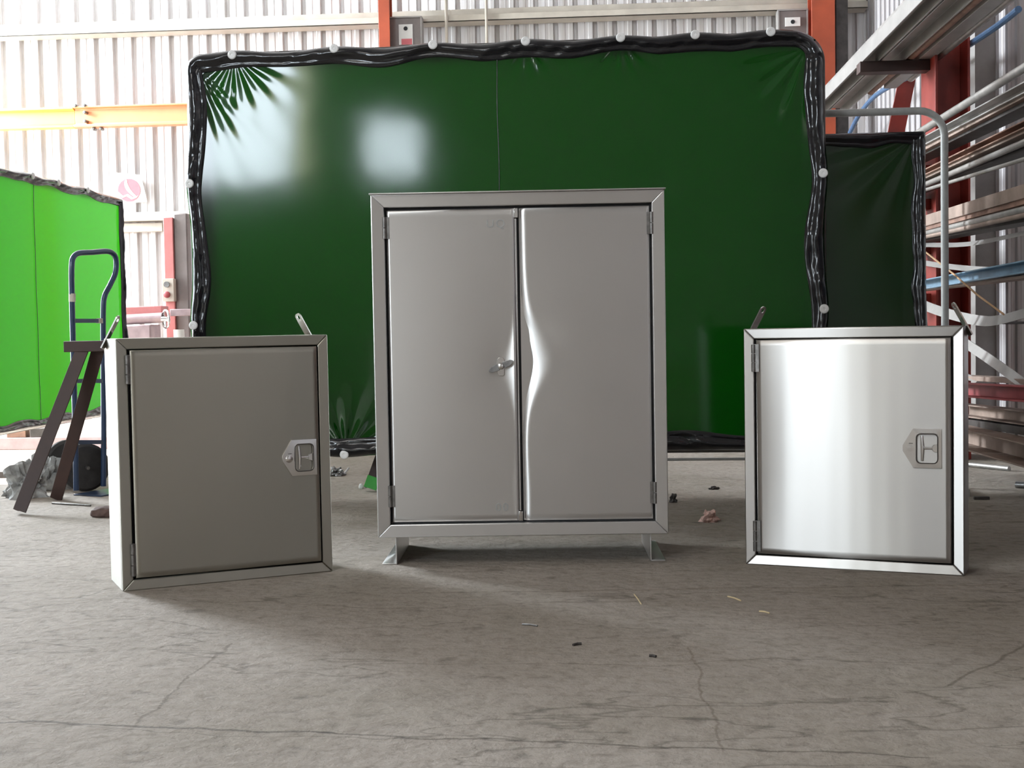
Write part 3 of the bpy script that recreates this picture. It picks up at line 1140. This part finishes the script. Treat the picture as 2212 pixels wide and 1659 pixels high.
# right hand second screen: grey pipe frame with a shorter curtain
Y2 = 5.66
a, b = aty(1680, 290, Y2), aty(2002, 280, Y2)
px_r, pz_t = aty(2047, 400, Y2).x, aty(1900, 238, Y2).z
t = thing('welding_screen', 'dark green welding screen on a grey bent pipe frame, behind the right cabinet', 'screen', (a.x, Y2, 0), 0)
w2 = b.x - a.x
welding_screen(t, w2, .18, b.z, .02, .02, 'deep', [(w2 - .01, .6)], [(w2 - .05, b.z - .03, .3, .006, 14, 0)], hemw=.055, wrinkle=.5, legs=False, pipe=False)
xr = px_r - a.x
rb = .105
path = [(-.05, .05, .03), (-.05, .05, pz_t - rb)]
path += [(-.05 + rb - rb * math.cos(k * PI / 16), .05, pz_t - rb + rb * math.sin(k * PI / 16)) for k in range(1, 9)]
path += [(xr - rb + rb * math.sin(k * PI / 16), .05, pz_t - rb + rb * math.cos(k * PI / 16)) for k in range(0, 9)]
path += [(xr, .05, .03)]
MB().tube(path, .0155, 14).build('pipe_frame', 'pipe', t)
for x in (-.05, xr):
    MB().box(x - .02, -.25, 0, x + .02, .3, .03).build('foot', 'pipe', t)
MB().tube([(-.05, .05, .5), (xr, .05, .5)], .012, 10).build('cross_pipe', 'pipe', t)

# left bright screen, almost edge-on
LX = -3.08
p0, p1 = atx(-60, 322, LX), atx(258, 425, LX)
t = thing('welding_screen', 'bright green backlit welding screen with grey hem at the left edge', 'screen', (LX, p0.y, 0), PI / 2)
zt_ = atx(258, 425, LX).z
zb_ = atx(100, 925, LX).z
Lw = p1.y - p0.y
sn = [(atx(u, v, LX).y - p0.y, zt_ - .02) for u, v in ((55, 350), (112, 374), (176, 398))]
welding_screen(t, Lw, zb_, zt_, .03, .03, 'lime', sn, [], hemw=.05, seam=atx(73, 600, LX).y - p0.y, wrinkle=.8, legs=True)


# ------------------------------------------------------------------ hand truck
c0 = atz(200, 1072)
yaw_t = math.radians(35)
t = thing('hand_truck', 'dark blue hand truck behind the brown trestle', 'hand truck', (0, 0, 0))
YT = atz(163, 1072).y + .02


def T(u, v, dy=0):
    return aty(u, v, YT + dy)


base = T(163, 1072)
tr = .0125
def depth_u(u):
    return (u - 155) * .0026


def TP(u, v):
    return aty(u, v, YT + depth_u(u))


t.location = (TP(190, 1072).x, YT + .08, 0)
off = Vector(t.location)


def loc(p):
    return Vector(p) - off


def catmull(pts, n=8):
    out = []
    P = [pts[0]] + pts + [pts[-1]]
    for i in range(1, len(P) - 2):
        p0, p1, p2, p3 = [Vector(q) for q in P[i - 1:i + 3]]
        for k in range(n):
            s = k / n
            out.append(.5 * ((2 * p1) + (-p0 + p2) * s + (2 * p0 - 5 * p1 + 4 * p2 - p3) * s * s + (-p0 + 3 * p1 - 3 * p2 + p3) * s ** 3))
    out.append(Vector(pts[-1]))
    return out


zf = Vector((0, 0, .012))
fl = TP(165, 1070); fl.z = .02
fr = TP(224, 1070); fr.z = .02
hp = [fl, TP(163, 950), TP(158, 750), TP(155, 620), TP(155, 575), TP(158, 557), TP(170, 547), TP(200, 545), TP(232, 543), TP(246, 550), TP(251, 565), TP(249, 590), TP(238, 615), TP(226, 640), TP(223, 670), TP(223, 760), TP(224, 950), fr]
MB().tube([loc(q) for q in catmull(hp, 6)], tr, 12).build('frame', 'blue', t)
for v in (693, 823, 955):
    MB().bar(loc(TP(158, v)), loc(TP(224, v)), .012, .018).build('crossbar', 'blue', t)
MB().tube([loc(TP(156, 634)), loc(TP(156, 652))], tr + .002, 12).build('tape', 'tape', t)
MB().bar(loc(TP(211, 693)), loc(TP(226, 693)), .016, .022).build('tape', 'tape', t)
p = loc(fl); q = loc(fr)
m = MB()
d = (q - p)
nrm = Vector((d.y, -d.x, 0)).normalized()
A = p - d * .1; B = q + d * .3
m.add([(A.x, A.y, .0 - 0), (B.x, B.y, 0), (B.x + nrm.x * .16, B.y + nrm.y * .16, 0), (A.x + nrm.x * .16, A.y + nrm.y * .16, 0),
       (A.x, A.y, .006), (B.x, B.y, .006), (B.x + nrm.x * .16, B.y + nrm.y * .16, .006), (A.x + nrm.x * .16, A.y + nrm.y * .16, .006)],
      [(0, 3, 2, 1), (4, 5, 6, 7), (0, 1, 5, 4), (1, 2, 6, 5), (2, 3, 7, 6), (3, 0, 4, 7)])
m.build('toe_plate', 'blue', t, bev=.001)
wr = .108
wc = loc(aty(184, 1020, YT + .16)); wc.z = wr
axd = Vector((.62, -.78, 0)).normalized()
for k in range(2):
    cc_ = wc + axd * (-.0 if k == 0 else -.26)
    wh = MB().lathe(cc_ - axd * .022, axd, [(.062, 0), (.095, 0), (wr, .01), (wr, .034), (.095, .044), (.062, .044)], 32).build('wheel', 'rubber', t)
    m = MB()
    m.lathe(cc_ - axd * .012, axd, [(0, 0), (.064, 0), (.064, .012), (.056, .016), (.05, .008), (.03, .008), (.026, .028), (0, .028)], 32)
    m.build('rim', 'rim', wh)
MB().tube([wc - axd * .30, wc + axd * .05], .008, 10).build('axle', 'grime', t)

# ------------------------------------------------------------------ trestles
def trestle(t, tops, feet_, mat, zt, tip=None):
    """tops: two (x,y) ends of the head; feet: list of (top, foot) pairs."""
    A, B = Vector(tops[0]), Vector(tops[1])
    d = (B - A).normalized()
    m = MB()
    m.bar((A.x, A.y, zt - .022), (B.x, B.y, zt - .022), .11, .044)
    m.build('head', mat, t, bev=.003)
    for top, ft in feet_:
        T0, F0 = Vector(top), Vector(ft)
        ax = (F0 - T0)
        m = MB()
        # angle-iron leg
        s = .052
        sec = [(-s / 2, -s / 2), (s / 2, -s / 2), (s / 2, -s / 2 + .008), (-s / 2 + .008, -s / 2 + .008), (-s / 2 + .008, s / 2), (-s / 2, s / 2)]
        sec = [(a_ * 1.0, b_) for a_, b_ in sec]
        m.section(T0, F0, sec, up=(0, 1, .1))
        lg = m.build('leg', mat, t, bev=.001)
        if tip:
            k = .10
            P_ = F0 - ax * k
            s2 = s + .004
            sec2 = [(-s2 / 2, -s2 / 2), (s2 / 2, -s2 / 2), (s2 / 2, -s2 / 2 + .012), (-s2 / 2 + .012, -s2 / 2 + .012), (-s2 / 2 + .012, s2 / 2), (-s2 / 2, s2 / 2)]
            MB().section(P_, F0, sec2, up=(0, 1, .1)).build('painted_tip', tip, lg)['label'] = 'bright green painted tip'


f1 = atz(46, 1111)
f2_ = atz(126, 1079)
yt = (f1.y + f2_.y) / 2
h0 = aty(148, 737, yt)
t = thing('trestle', 'dark brown steel trestle standing left of the left cabinet', 'trestle', (h0.x + .3, yt, 0))
o_ = Vector(t.location)
zt0 = h0.z
l1 = Vector((h0.x + .075, yt - .02, zt0 - .03))
l2 = Vector((h0.x + .125, yt + .02, zt0 - .03))
xe = h0.x + .62
f1.z = f2_.z = .01
feet = [(l1 - o_, f1 - o_), (l2 - o_, f2_ - o_),
        (Vector((xe - .07, yt - .02, zt0 - .03)) - o_, Vector((xe + .14, f1.y, .01)) - o_),
        (Vector((xe - .10, yt + .02, zt0 - .03)) - o_, Vector((xe + .02, f2_.y, .01)) - o_)]
trestle(t, [(h0.x - o_.x, 0), (xe - o_.x, 0)], feet, 'brown', zt0)

# trestle behind the middle cabinet; one leg shows
g1 = atz(800, 1061)
yt = g1.y + .14
hx = g1.x + .10
t = thing('trestle', 'brown trestle with green painted leg tips behind the middle cabinet', 'trestle', (hx + .3, yt, 0))
o_ = Vector(t.location)
g1.z = .01
g1 = Vector((g1.x, g1.y, .01))
tp = Vector((g1.x + .17, yt - .02, .50))
feet = [(tp - o_, g1 - o_), (Vector((tp.x + .02, yt + .02, .50)) - o_, Vector((g1.x + .06, yt + .12, .01)) - o_),
        (Vector((tp.x + .5, yt - .02, .50)) - o_, Vector((tp.x + .62, g1.y, .01)) - o_),
        (Vector((tp.x + .48, yt + .02, .50)) - o_, Vector((tp.x + .62, yt + .12, .01)) - o_)]
trestle(t, [(tp.x - .03 - o_.x, 0), (tp.x + .55 - o_.x, 0)], feet, 'brown', .54, tip='green_paint')

# ------------------------------------------------------------------ back left: post, switch, machine
ym = 9.8
P, Q = aty(352, 470, ym), aty(379, 700, ym)
tag(MB().box(P.x, ym, 0, Q.x, ym + .12, P.z).build('machine_post', 'pinkred', bev=.004),
    'faded pink-red steel post behind the machine at left', 'post')
P2_ = aty(381, 463, ym + .1)
P3_ = aty(403, 700, ym + .1)
m = MB().box(P2_.x, ym + .02, 0, P3_.x + .05, ym + .2, P2_.z)
tag(m.build('panel_cabinet', 'boxgrey', bev=.01), 'dark grey narrow panel beside the pink-red post', 'panel')
A, B = aty(349, 602, ym - .06), aty(376, 651, ym - .06)
t = thing('switch_box', 'beige switch box with two round buttons on the pink-red post', 'switch', (A.x, ym - .0565, B.z))
MB().box(0, 0, 0, B.x - A.x, .058, A.z - B.z).build('housing', 'cream', t, bev=.004)
hb = A.z - B.z
wb = B.x - A.x
MB().lathe((wb * .42, 0, hb * .74), (0, -1, 0), [(0, 0), (.022, 0), (.022, .012), (0, .012)], 20).build('dial', 'grime', t)
MB().lathe((wb * .42, 0, hb * .3), (0, -1, 0), [(0, 0), (.024, 0), (.024, .014), (.015, .02), (0, .02)], 20).build('red_button', 'redbar', t)
# lathe-like machine
ymc = 9.3
A, B = aty(262, 660, ymc), aty(352, 725, ymc)
t = thing('machine', 'pinkish workshop machine with a handwheel behind the left cabinet', 'machine', (A.x, ymc, 0))
def mx_(u, v): 
    p = aty(u, v, ymc); return p.x - A.x, p.z
x0, z1_ = mx_(262, 662)
x1_, z0_ = mx_(345, 676)
MB().box(x0 + .01, .05, z0_ - .03, x1_, .2, z1_).build('carriage', 'pinkred', t, bev=.008)
x2, z2 = mx_(266, 680)
x3, z3 = mx_(352, 700)
MB().tube([(x2 + .01, .0, (z2 + z3) / 2), (x3, .0, (z2 + z3) / 2 + .01)], .036, 20).build('spindle_housing', 'machine', t)
x4, z4 = mx_(270, 704)
x5, z5 = mx_(332, 727)
MB().box(x4, -.06, z5 - .06, x5, .16, z4 + .005).build('table', 'machine', t, bev=.01)
MB().box(x4 + .02, -.02, 0, x5 - .02, .14, z5 - .055).build('pedestal', 'machine', t, bev=.01)
hx_, hz_ = mx_(361, 689)
m = MB()
ring = []
for k in range(28):
    a_ = 2 * PI * k / 28
    ring.append((hx_ + .036 * math.cos(a_), -.03 - .035 * math.cos(a_), hz_ + .062 * math.sin(a_)))
m.tube(ring, .008, 8, closed=True)
for k in range(3):
    a_ = 2 * PI * k / 3 + .4
    m.tube([(hx_, -.03, hz_), (hx_ + .036 * math.cos(a_), -.03 - .035 * math.cos(a_), hz_ + .062 * math.sin(a_))], .006, 8)
m.lathe((hx_ - .03, -.03, hz_), (1, 0, 0), [(0, 0), (.018, 0), (.018, .05), (0, .05)], 16)
m.build('handwheel', 'chrome', t)
MB().tube([(x3 - .01, .0, (z2 + z3) / 2 + .01), (hx_, -.02, hz_)], .014, 12).build('shaft', 'grime', t)
ra, rz_ = mx_(365, 668)
rb2, rz2 = mx_(404, 676)
MB().box(ra, .02, rz2 - .02, rb2 + .03, .1, rz_).build('arm', 'machine', t, bev=.004)
ca_, cz_ = mx_(375, 712)
cb_, cz2 = mx_(398, 726)
MB().lathe(((ca_ + cb_) / 2, .0, cz2 - .45), (0, 0, 1), [(0, 0), ((cb_ - ca_) / 2, 0), ((cb_ - ca_) / 2, cz_ - cz2 + .45), (0, cz_ - cz2 + .45)], 20).build('white_cap', 'plate', t)

# low beam on the floor under the bright screen
A, B = atz(-60, 973), atz(300, 970)
tag(MB().box(-5.0, A.y, 0, -2.3, A.y + .10, .075).build('floor_beam', 'machine', bev=.004), 'pale pinkish beam lying on the floor behind the bright green screen', 'beam')
for k, (u0, u1, mt, lab) in enumerate(((20, 62, 'rust', 'small rusty block on the floor beam, nearest the picture edge'), (70, 105, 'darkbar', 'dark block on the floor beam beside the rusty one'))):
    a_, b_ = aty(u0, 940, A.y + .05), aty(u1, 940, A.y + .05)
    tag(MB().box(a_.x, A.y + .01, .075, b_.x, A.y + .09, .13).build('steel_block', mt, bev=.004), lab, 'block')

# ------------------------------------------------------------------ floor litter
def lump(name, mat, u0, u1, v, h, label, cat, seed=0, flat=.6, rough=.5, deep=None):
    """Crumpled closed lump resting on the floor at a spot given by its front edge."""
    a_, b_ = atz(u0, v), atz(u1, v)
    w = b_.x - a_.x
    dp = deep or w * flat
    bm = bmesh.new()
    bmesh.ops.create_icosphere(bm, subdivisions=4, radius=1)
    for vt in bm.verts:
        p = vt.co.copy()
        n_ = noise.noise(p * 1.7 + Vector((seed, 0, 0))) * rough + noise.noise(p * 4.5 + Vector((0, seed, 0))) * rough * .5
        q = p * (1 + n_)
        vt.co = Vector((q.x * w / 2, q.y * dp / 2, max(-.0, (q.z * .5 + .28)) * h * 1.3))
    me = bpy.data.meshes.new(name)
    bm.to_mesh(me)
    bm.free()
    me.materials.append(M[mat])
    me.shade_smooth()
    me.set_sharp_from_angle(angle=.5)
    o = bpy.data.objects.new(name, me)
    C.objects.link(o)
    o.location = ((a_.x + b_.x) / 2, a_.y + dp / 2, 0)
    return tag(o, label, cat)


lump('rag', 'rag', -10, 80, 1078, .13, 'crumpled grey rag heap on the sunlit floor at the left edge', 'rag', 3, .7, .9)
lump('rag', 'rag', 62, 128, 1060, .15, 'dark ragged cloth lying between the brown trestle legs', 'rag', 9, .5, 1.0)
lump('scrap', 'scrap', 712, 738, 1029, .035, 'shiny crumpled metal scrap on the floor beside the left cabinet', 'scrap', 5, .7, 1.0)
tag(MB().tube([atz(732, 1027) + Vector((0, 0, .006)), atz(744, 1026) + Vector((0, 0, .008)), atz(753, 1020) + Vector((0, 0, .02))], .005, 6).build('wire_offcut', 'scrap'), 'short bent wire offcut beside the metal scrap', 'wire')
lump('ball', 'plate', 774, 784, 1056, .022, 'small white pebble-like ball on the floor beside the green leg tip', 'ball', 2, 1, .1)
lump('paper_scrap', 'paper', 1516, 1552, 1129, .035, 'crumpled pink and beige paper scrap between middle and right cabinets', 'paper', 12, .6, .8)
lump('scrap', 'darkbar', 1533, 1552, 1058, .012, 'small dark flake on the floor behind the crumpled paper', 'scrap', 4, .6, .6)
lump('scrap', 'darkbar', 1447, 1462, 1086, .03, 'small dark scrap at the right foot of the middle cabinet', 'scrap', 6, .7, .8)
lump('block', 'brick', 188, 250, 1119, .04, 'flat dark brown block on the floor against the left cabinet', 'block', 8, .6, .15)
a_, b_ = atz(113, 1089), atz(196, 1094)
tag(MB().tube([a_ + Vector((0, 0, .004)), b_ + Vector((0, 0, .004))], .004, 8).build('rod', 'grime'), 'thin steel rod on the floor beside the brown trestle', 'rod')
for (u0, v0, u1, v1, mt, nm, lab, r_) in (
        (1128, 1350, 1161, 1354, 'scrap', 'nail', 'small shiny nail on the floor in front of the middle cabinet', .0022),
        (1238, 1396, 1256, 1393, 'darkbar', 'wood_splinter', 'small dark splinter on the floor right of the nail', .003),
        (1402, 1419, 1417, 1421, 'darkbar', 'wood_splinter', 'tiny black splinter, rightmost of those in the foreground', .003),
        (1640, 1322, 1662, 1326, 'straw', 'straw', 'pale straw on the floor in front of the right cabinet', .002),
        (1572, 1290, 1600, 1299, 'straw', 'straw', 'pale curved straw, left of the other straw', .002),
        (1370, 1285, 1385, 1306, 'straw', 'straw', 'pale straw in front of the middle cabinet right foot', .0015)):
    tag(MB().tube([atz(u0, v0) + Vector((0, 0, r_)), atz((u0 + u1) / 2, (v0 + v1) / 2 - 1) + Vector((0, 0, r_ * 1.1)), atz(u1, v1) + Vector((0, 0, r_))], r_, 8).build(nm, mt), lab, nm.replace('_', ' '))
A = atz(2117, 1080)
B = atz(2100, 1060)
tag(MB().bar(atz(2103, 1079) + Vector((0, 0, .006)), atz(2137, 1079) + Vector((0, 0, .006)), .02, .012).build('offcut', 'darkbar', bev=.002), 'dark steel offcut on the floor right of the right cabinet', 'offcut')
tag(MB().tube([atz(2195, 1054) + Vector((0, 0, .014)), atz(2225, 1056) + Vector((0, 0, .014))], .014, 12).build('pipe_offcut', 'scrap'), 'short shiny pipe offcut on the floor at the right edge', 'offcut')
tag(MB().tube([atz(2086, 1008) + Vector((0, 0, .012)), atz(2180, 1018) + Vector((0, 0, .012))], .012, 12).build('rod', 'mill'), 'grey rod on the floor at the foot of the rack', 'rod')


# ------------------------------------------------------------------ storage rack on the right wall
RY = 7.0
RXC = aty(2022, 600, RY - .15).x + .085
DX = 2.04 - RXC
t = thing('storage_rack', 'red steel cantilever rack against the right wall', 'rack', (RXC, RY, 0))
ztop_arm = aty(1940, 141, RY - .05).z
arm_x0 = aty(1858, 141, RY - .05).x
def rack_post(y):
    m = MB()
    w, d, tf = .17, .30, .012
    m.box(-w / 2, y - d / 2, 0, -w / 2 + tf, y + d / 2, ROOF - .02).box(w / 2 - tf, y - d / 2, 0, w / 2, y + d / 2, ROOF - .02)
    m.box(-w / 2 + tf, y - .006, 0, w / 2 - tf, y + .006, ROOF - .02)
    return m.build('post', 'red', t, bev=.002)
rack_post(0)
rack_post(-3.2)
levels = []
LV = {}
def zline(u, v, X):
    X -= DX
    return atx(u, v, X).z
P_, Q_ = aty(1970, 120, 8.4), aty(1908, 420, 8.4)
tag(MB().bar(P_, (Q_.x - (P_.x - Q_.x) * 1.5, Q_.y, Q_.z - (P_.z - Q_.z) * 1.5), .10, .012, up=(0, 1, 0)).build('wall_brace', 'red', bev=.002), 'red diagonal steel brace near the back right corner', 'brace')

# wall post (pale channel)
P_ = atx(2118, 600, WR - .08)
m = MB().section((WR - .05, P_.y + .05, 0), (WR - .05, P_.y + .05, ROOF - .01), channel_sec(.09, .11, .006), up=(1, 0, 0))
tag(m.build('wall_post', 'white_bar', bev=.001), 'pale grey channel post on the right wall beside the red rack post', 'post')
P_ = aty(1812, 100, WB - .3)
tag(MB().box(P_.x - .02, WB - .30, 0, P_.x + .07, WB - .22, ROOF - .01).build('corner_gap_shade', 'darkbar', bev=.003), 'dark strip standing for the shaded gap between orange column and right wall', 'post')  # dark strip drawn for the shade in the corner gap, not a post


REC = []


def long_bar(kind, mat, X, u0, v0, u1, v1, size, label, ext0=1.1, ext1=2.6, name=None):
    """A long bar along the rack whose centre line passes two sighted points in the plane x = X."""
    X -= DX
    p, q = atx(u0, v0, X), atx(u1, v1, X)      # p far, q near
    d = (q - p).normalized()
    p = p - d * ext0
    q = q + d * ext1
    if p.y > WB - .5:
        p = q + (p - q) * ((q.y - (WB - .5)) / (q.y - p.y))
    hh_ = size if kind == 'pipe' else size[1] / 2
    REC.append(tuple(p.z + (q.z - p.z) * (yy - p.y) / (q.y - p.y) - hh_ for yy in (RY, RY - 3.2)))
    m = MB()
    if kind == 'pipe':
        m.tube([p, q], size, 14)
    elif kind == 'flat':
        m.bar(p, q, size[0], size[1])
    elif kind == 'channel':
        m.section(p, q, channel_sec(size[0], size[1], .006), up=(0, 0, 1))
    elif kind == 'tray':     # open side downwards
        w, h = size
        m.section(p, q, [(-w / 2, -h / 2), (-w / 2 + .006, -h / 2), (-w / 2 + .006, h / 2 - .006), (w / 2 - .006, h / 2 - .006), (w / 2 - .006, -h / 2), (w / 2, -h / 2), (w / 2, h / 2), (-w / 2, h / 2)], up=(0, 0, 1))
    nm = name or {'pipe': 'steel_pipe', 'flat': 'flat_bar', 'channel': 'steel_channel', 'tray': 'steel_channel'}[kind]
    o = m.build(nm, mat, bev=.0015 if kind != 'pipe' else 0)
    return tag(o, label, 'pipe' if kind == 'pipe' else 'bar', 'long stock lying on the wall rack')


# top level: level bars over the arm
zt_ = ztop_arm + .026
def top_bar(kind, mat, X, size, dz, y0, y1, label):
    m = MB()
    p, q = (X, y0, zt_ + dz), (X, y1, zt_ + dz)
    if kind == 'pipe':
        m.tube([p, q], size, 14)
    elif kind == 'flat':
        m.bar(p, q, size[0], size[1])
    else:
        w, h = size
        m.section(p, q, [(-w / 2, -h / 2), (-w / 2 + .008, -h / 2), (-w / 2 + .008, h / 2 - .008), (w / 2 - .008, h / 2 - .008), (w / 2 - .008, -h / 2), (w / 2, -h / 2), (w / 2, h / 2), (-w / 2, h / 2)])
    nm = {'pipe': 'steel_pipe', 'flat': 'flat_bar', 'tray': 'steel_channel'}[kind]
    return tag(m.build(nm, mat, bev=.0015 if kind != 'pipe' else 0), label, 'pipe' if kind == 'pipe' else 'bar', 'long stock lying on the wall rack')


ax0 = arm_x0
top_bar('tray', 'white_bar', ax0 + .055, (.085, .07), .035, 9.0, 1.6, 'pale channel, outermost on the top rack level')
top_bar('tray', 'white_bar', ax0 + .165, (.12, .06), .030, 8.8, 1.6, 'pale wide channel, second from the aisle on the top rack level')
top_bar('pipe', 'rust', ax0 + .255, .022, .022, 8.0, 1.6, 'rusty pipe beside the wide channel on the top rack level')
top_bar('flat', 'white_bar', ax0 + .325, (.07, .03), .016, 7.8, 1.6, 'pale flat bar between two pipes on the top rack level')
top_bar('pipe', 'mill', ax0 + .395, .022, .022, 7.6, 1.6, 'grey pipe nearest the wall on the top rack level')
top_bar('tray', 'mill', ax0 + .10, (.10, .05), .095, 8.4, 1.6, 'grey channel stacked upon the two pale channels')
top_bar('flat', 'darkbar', ax0 + .23, (.08, .02), .075, 8.2, 1.6, 'dark flat bar stacked on the top rack level')

long_bar('pipe', 'mill', 1.80, 2005, 274, 2212, 147, .017, 'single grey pipe raised above the second rack level')
long_bar('channel', 'white_bar', 1.80, 2005, 305, 2212, 196, (.05, .042), 'pale channel on top of the second rack level')
long_bar('flat', 'tan', 1.82, 2005, 323, 2212, 215, (.06, .018), 'brown flat bar under the pale channel on the second rack level')
long_bar('flat', 'darkbar', 1.86, 2005, 334, 2212, 234, (.09, .026), 'dark flat bar, lowest on the second rack level')
long_bar('channel', 'rust', 1.82, 2003, 374, 2212, 275, (.05, .030), 'rusty reddish channel on top of the third rack level')
long_bar('flat', 'tan', 1.84, 2003, 386, 2212, 291, (.06, .016), 'brown flat bar below the rusty channel on the third rack level')
long_bar('pipe', 'mill', 1.82, 2003, 397, 2212, 308, .013, 'grey pipe in the middle of the third rack level')
long_bar('flat', 'darkbar', 1.88, 2003, 404, 2212, 326, (.08, .026), 'dark bar behind the grey pipe on the third rack level')
long_bar('pipe', 'mill', 1.80, 2003, 409, 2212, 344, .008, 'thin grey rod, lowest on the third rack level')
long_bar('flat', 'tan', 1.80, 2001, 478, 2212, 415, (.03, .050), 'wide brown flat bar on edge on the fourth rack level')
long_bar('flat', 'rust', 1.82, 2001, 494, 2212, 437, (.05, .026), 'rusty bar below the wide brown one on the fourth rack level')
long_bar('pipe', 'mill', 1.80, 2001, 504, 2212, 453, .013, 'grey pipe on the fourth rack level')
long_bar('pipe', 'tan', 1.80, 2001, 511, 2212, 465, .010, 'brown pipe below the grey one on the fourth rack level')
long_bar('flat', 'darkbar', 1.90, 2001, 518, 2212, 478, (.10, .022), 'dark flat bar, lowest on the fourth rack level')
long_bar('channel', 'bluebar', 1.80, 2001, 615, 2212, 578, (.05, .045), 'light blue painted channel on the fifth rack level')
long_bar('flat', 'tan', 1.84, 2001, 625, 2212, 600, (.08, .012), 'thin brown flat bar below the blue channel')
long_bar('channel', 'redbar', 1.80, 2088, 842, 2212, 850, (.06, .058), 'red painted channel low on the rack', ext0=.6)
long_bar('flat', 'tan', 1.90, 2130, 818, 2212, 823, (.08, .02), 'pale brown bar behind the red channel, low on the rack', ext0=.5)
long_bar('channel', 'tan', 1.88, 2122, 890, 2212, 901, (.06, .055), 'brown channel between the red channel and the base beam', ext0=.3)
long_bar('flat', 'darkbar', 1.88, 2135, 917, 2212, 928, (.08, .03), 'dark bar under the brown channel, low on the rack', ext0=.3)
o = long_bar('channel', 'tan', 1.80, 2088, 944, 2212, 976, (.10, .085), 'brown base beam along the foot of the rack', ext0=.6)


rack = next(o for o in C.objects if o.name == 'storage_rack')
for yi, y in enumerate((0, -3.2)):
    lv = [ztop_arm + .026] + [min(v[yi] for v in REC[a_:b_]) for a_, b_ in ((0, 4), (4, 9), (9, 14), (14, 16), (16, 17), (20, 21))]
    for k, zz in enumerate(lv):
        if yi and k > 4:
            continue
        x0 = arm_x0 - RXC if k == 0 else -.29
        MB().box(x0, y - .05, zz - .054, -.085, y + .05, zz - .001).build('arm', 'brown' if k == 0 else 'red', rack, bev=.002)


def sag_strip(pts, X, w, mat, label, th=.003, name='metal_strip'):
    X -= DX
    P_ = [atx(u, v, X) for u, v in pts]
    P_ = catmull(P_, 8)
    m = MB()
    n = len(P_)
    vs = []
    for p in P_:
        vs += [p + Vector((-.006, 0, -w / 2)), p + Vector((.012, 0, w / 2)), p + Vector((.012 + th, 0, w / 2)), p + Vector((-.006 + th, 0, -w / 2))]
    fs = []
    for i in range(n - 1):
        for k in range(4):
            fs.append((i * 4 + k, i * 4 + (k + 1) % 4, (i + 1) * 4 + (k + 1) % 4, (i + 1) * 4 + k))
    fs += [(0, 1, 2, 3), ((n - 1) * 4 + 3, (n - 1) * 4 + 2, (n - 1) * 4 + 1, (n - 1) * 4)]
    m.add(vs, fs)
    return tag(m.build(name, mat), label, 'strip', 'strips sagging between the rack levels')


sag_strip([(1960, 530), (2001, 529), (2062, 529), (2118, 523), (2212, 503), (2260, 490)], 1.83, .020, 'white_bar', 'pale strip sagging just below the fourth rack level')
sag_strip([(1960, 560), (2001, 569), (2060, 577), (2118, 582), (2180, 582)], 1.86, .022, 'white_bar', 'pale strip drooping into the blue channel')
sag_strip([(1960, 640), (2001, 662), (2055, 680), (2110, 692), (2150, 692), (2212, 676), (2260, 660)], 1.83, .040, 'white_bar', 'widest pale strip, bending deepest below the blue channel')
sag_strip([(2110, 690), (2160, 697), (2212, 697), (2260, 694)], 1.87, .010, 'darkbar', 'thin dark strip under the widest pale strip')
sag_strip([(2060, 722), (2085, 742), (2135, 776), (2189, 815), (2215, 835)], 1.86, .034, 'white_bar', 'pale strip slanting down onto the red channel')
sag_strip([(2060, 800), (2085, 812), (2110, 823)], 1.86, .016, 'white_bar', 'short pale strip end above the red channel')

# rope and hose, wire
tag(MB().tube([atx(u, v, 1.76 - DX) for u, v in ((2000, 545), (2060, 592), (2110, 636), (2168, 679))], .004, 8).build('rope', 'rope'), 'thin orange-tan rope slanting across the rack', 'rope')
hz = catmull([atx(u, v, 2.14 - DX) for u, v in ((1836, 286), (1856, 248), (1885, 212), (1920, 188), (1960, 168), (2010, 146), (2060, 118), (2110, 86), (2160, 52), (2200, 20))], 6)
tag(MB().tube(hz, .016, 10).build('hose', 'hose'), 'blue hose looping along the right wall behind the rack', 'hose')
hz = [atx(u, v, 2.0 - DX) for u, v in ((2002, 130), (2008, 170), (2014, 210), (2020, 232))]
tag(MB().tube(hz, .003, 6).build('wire', 'darkbar'), 'thin dark wire hanging from the top rack arm', 'wire')
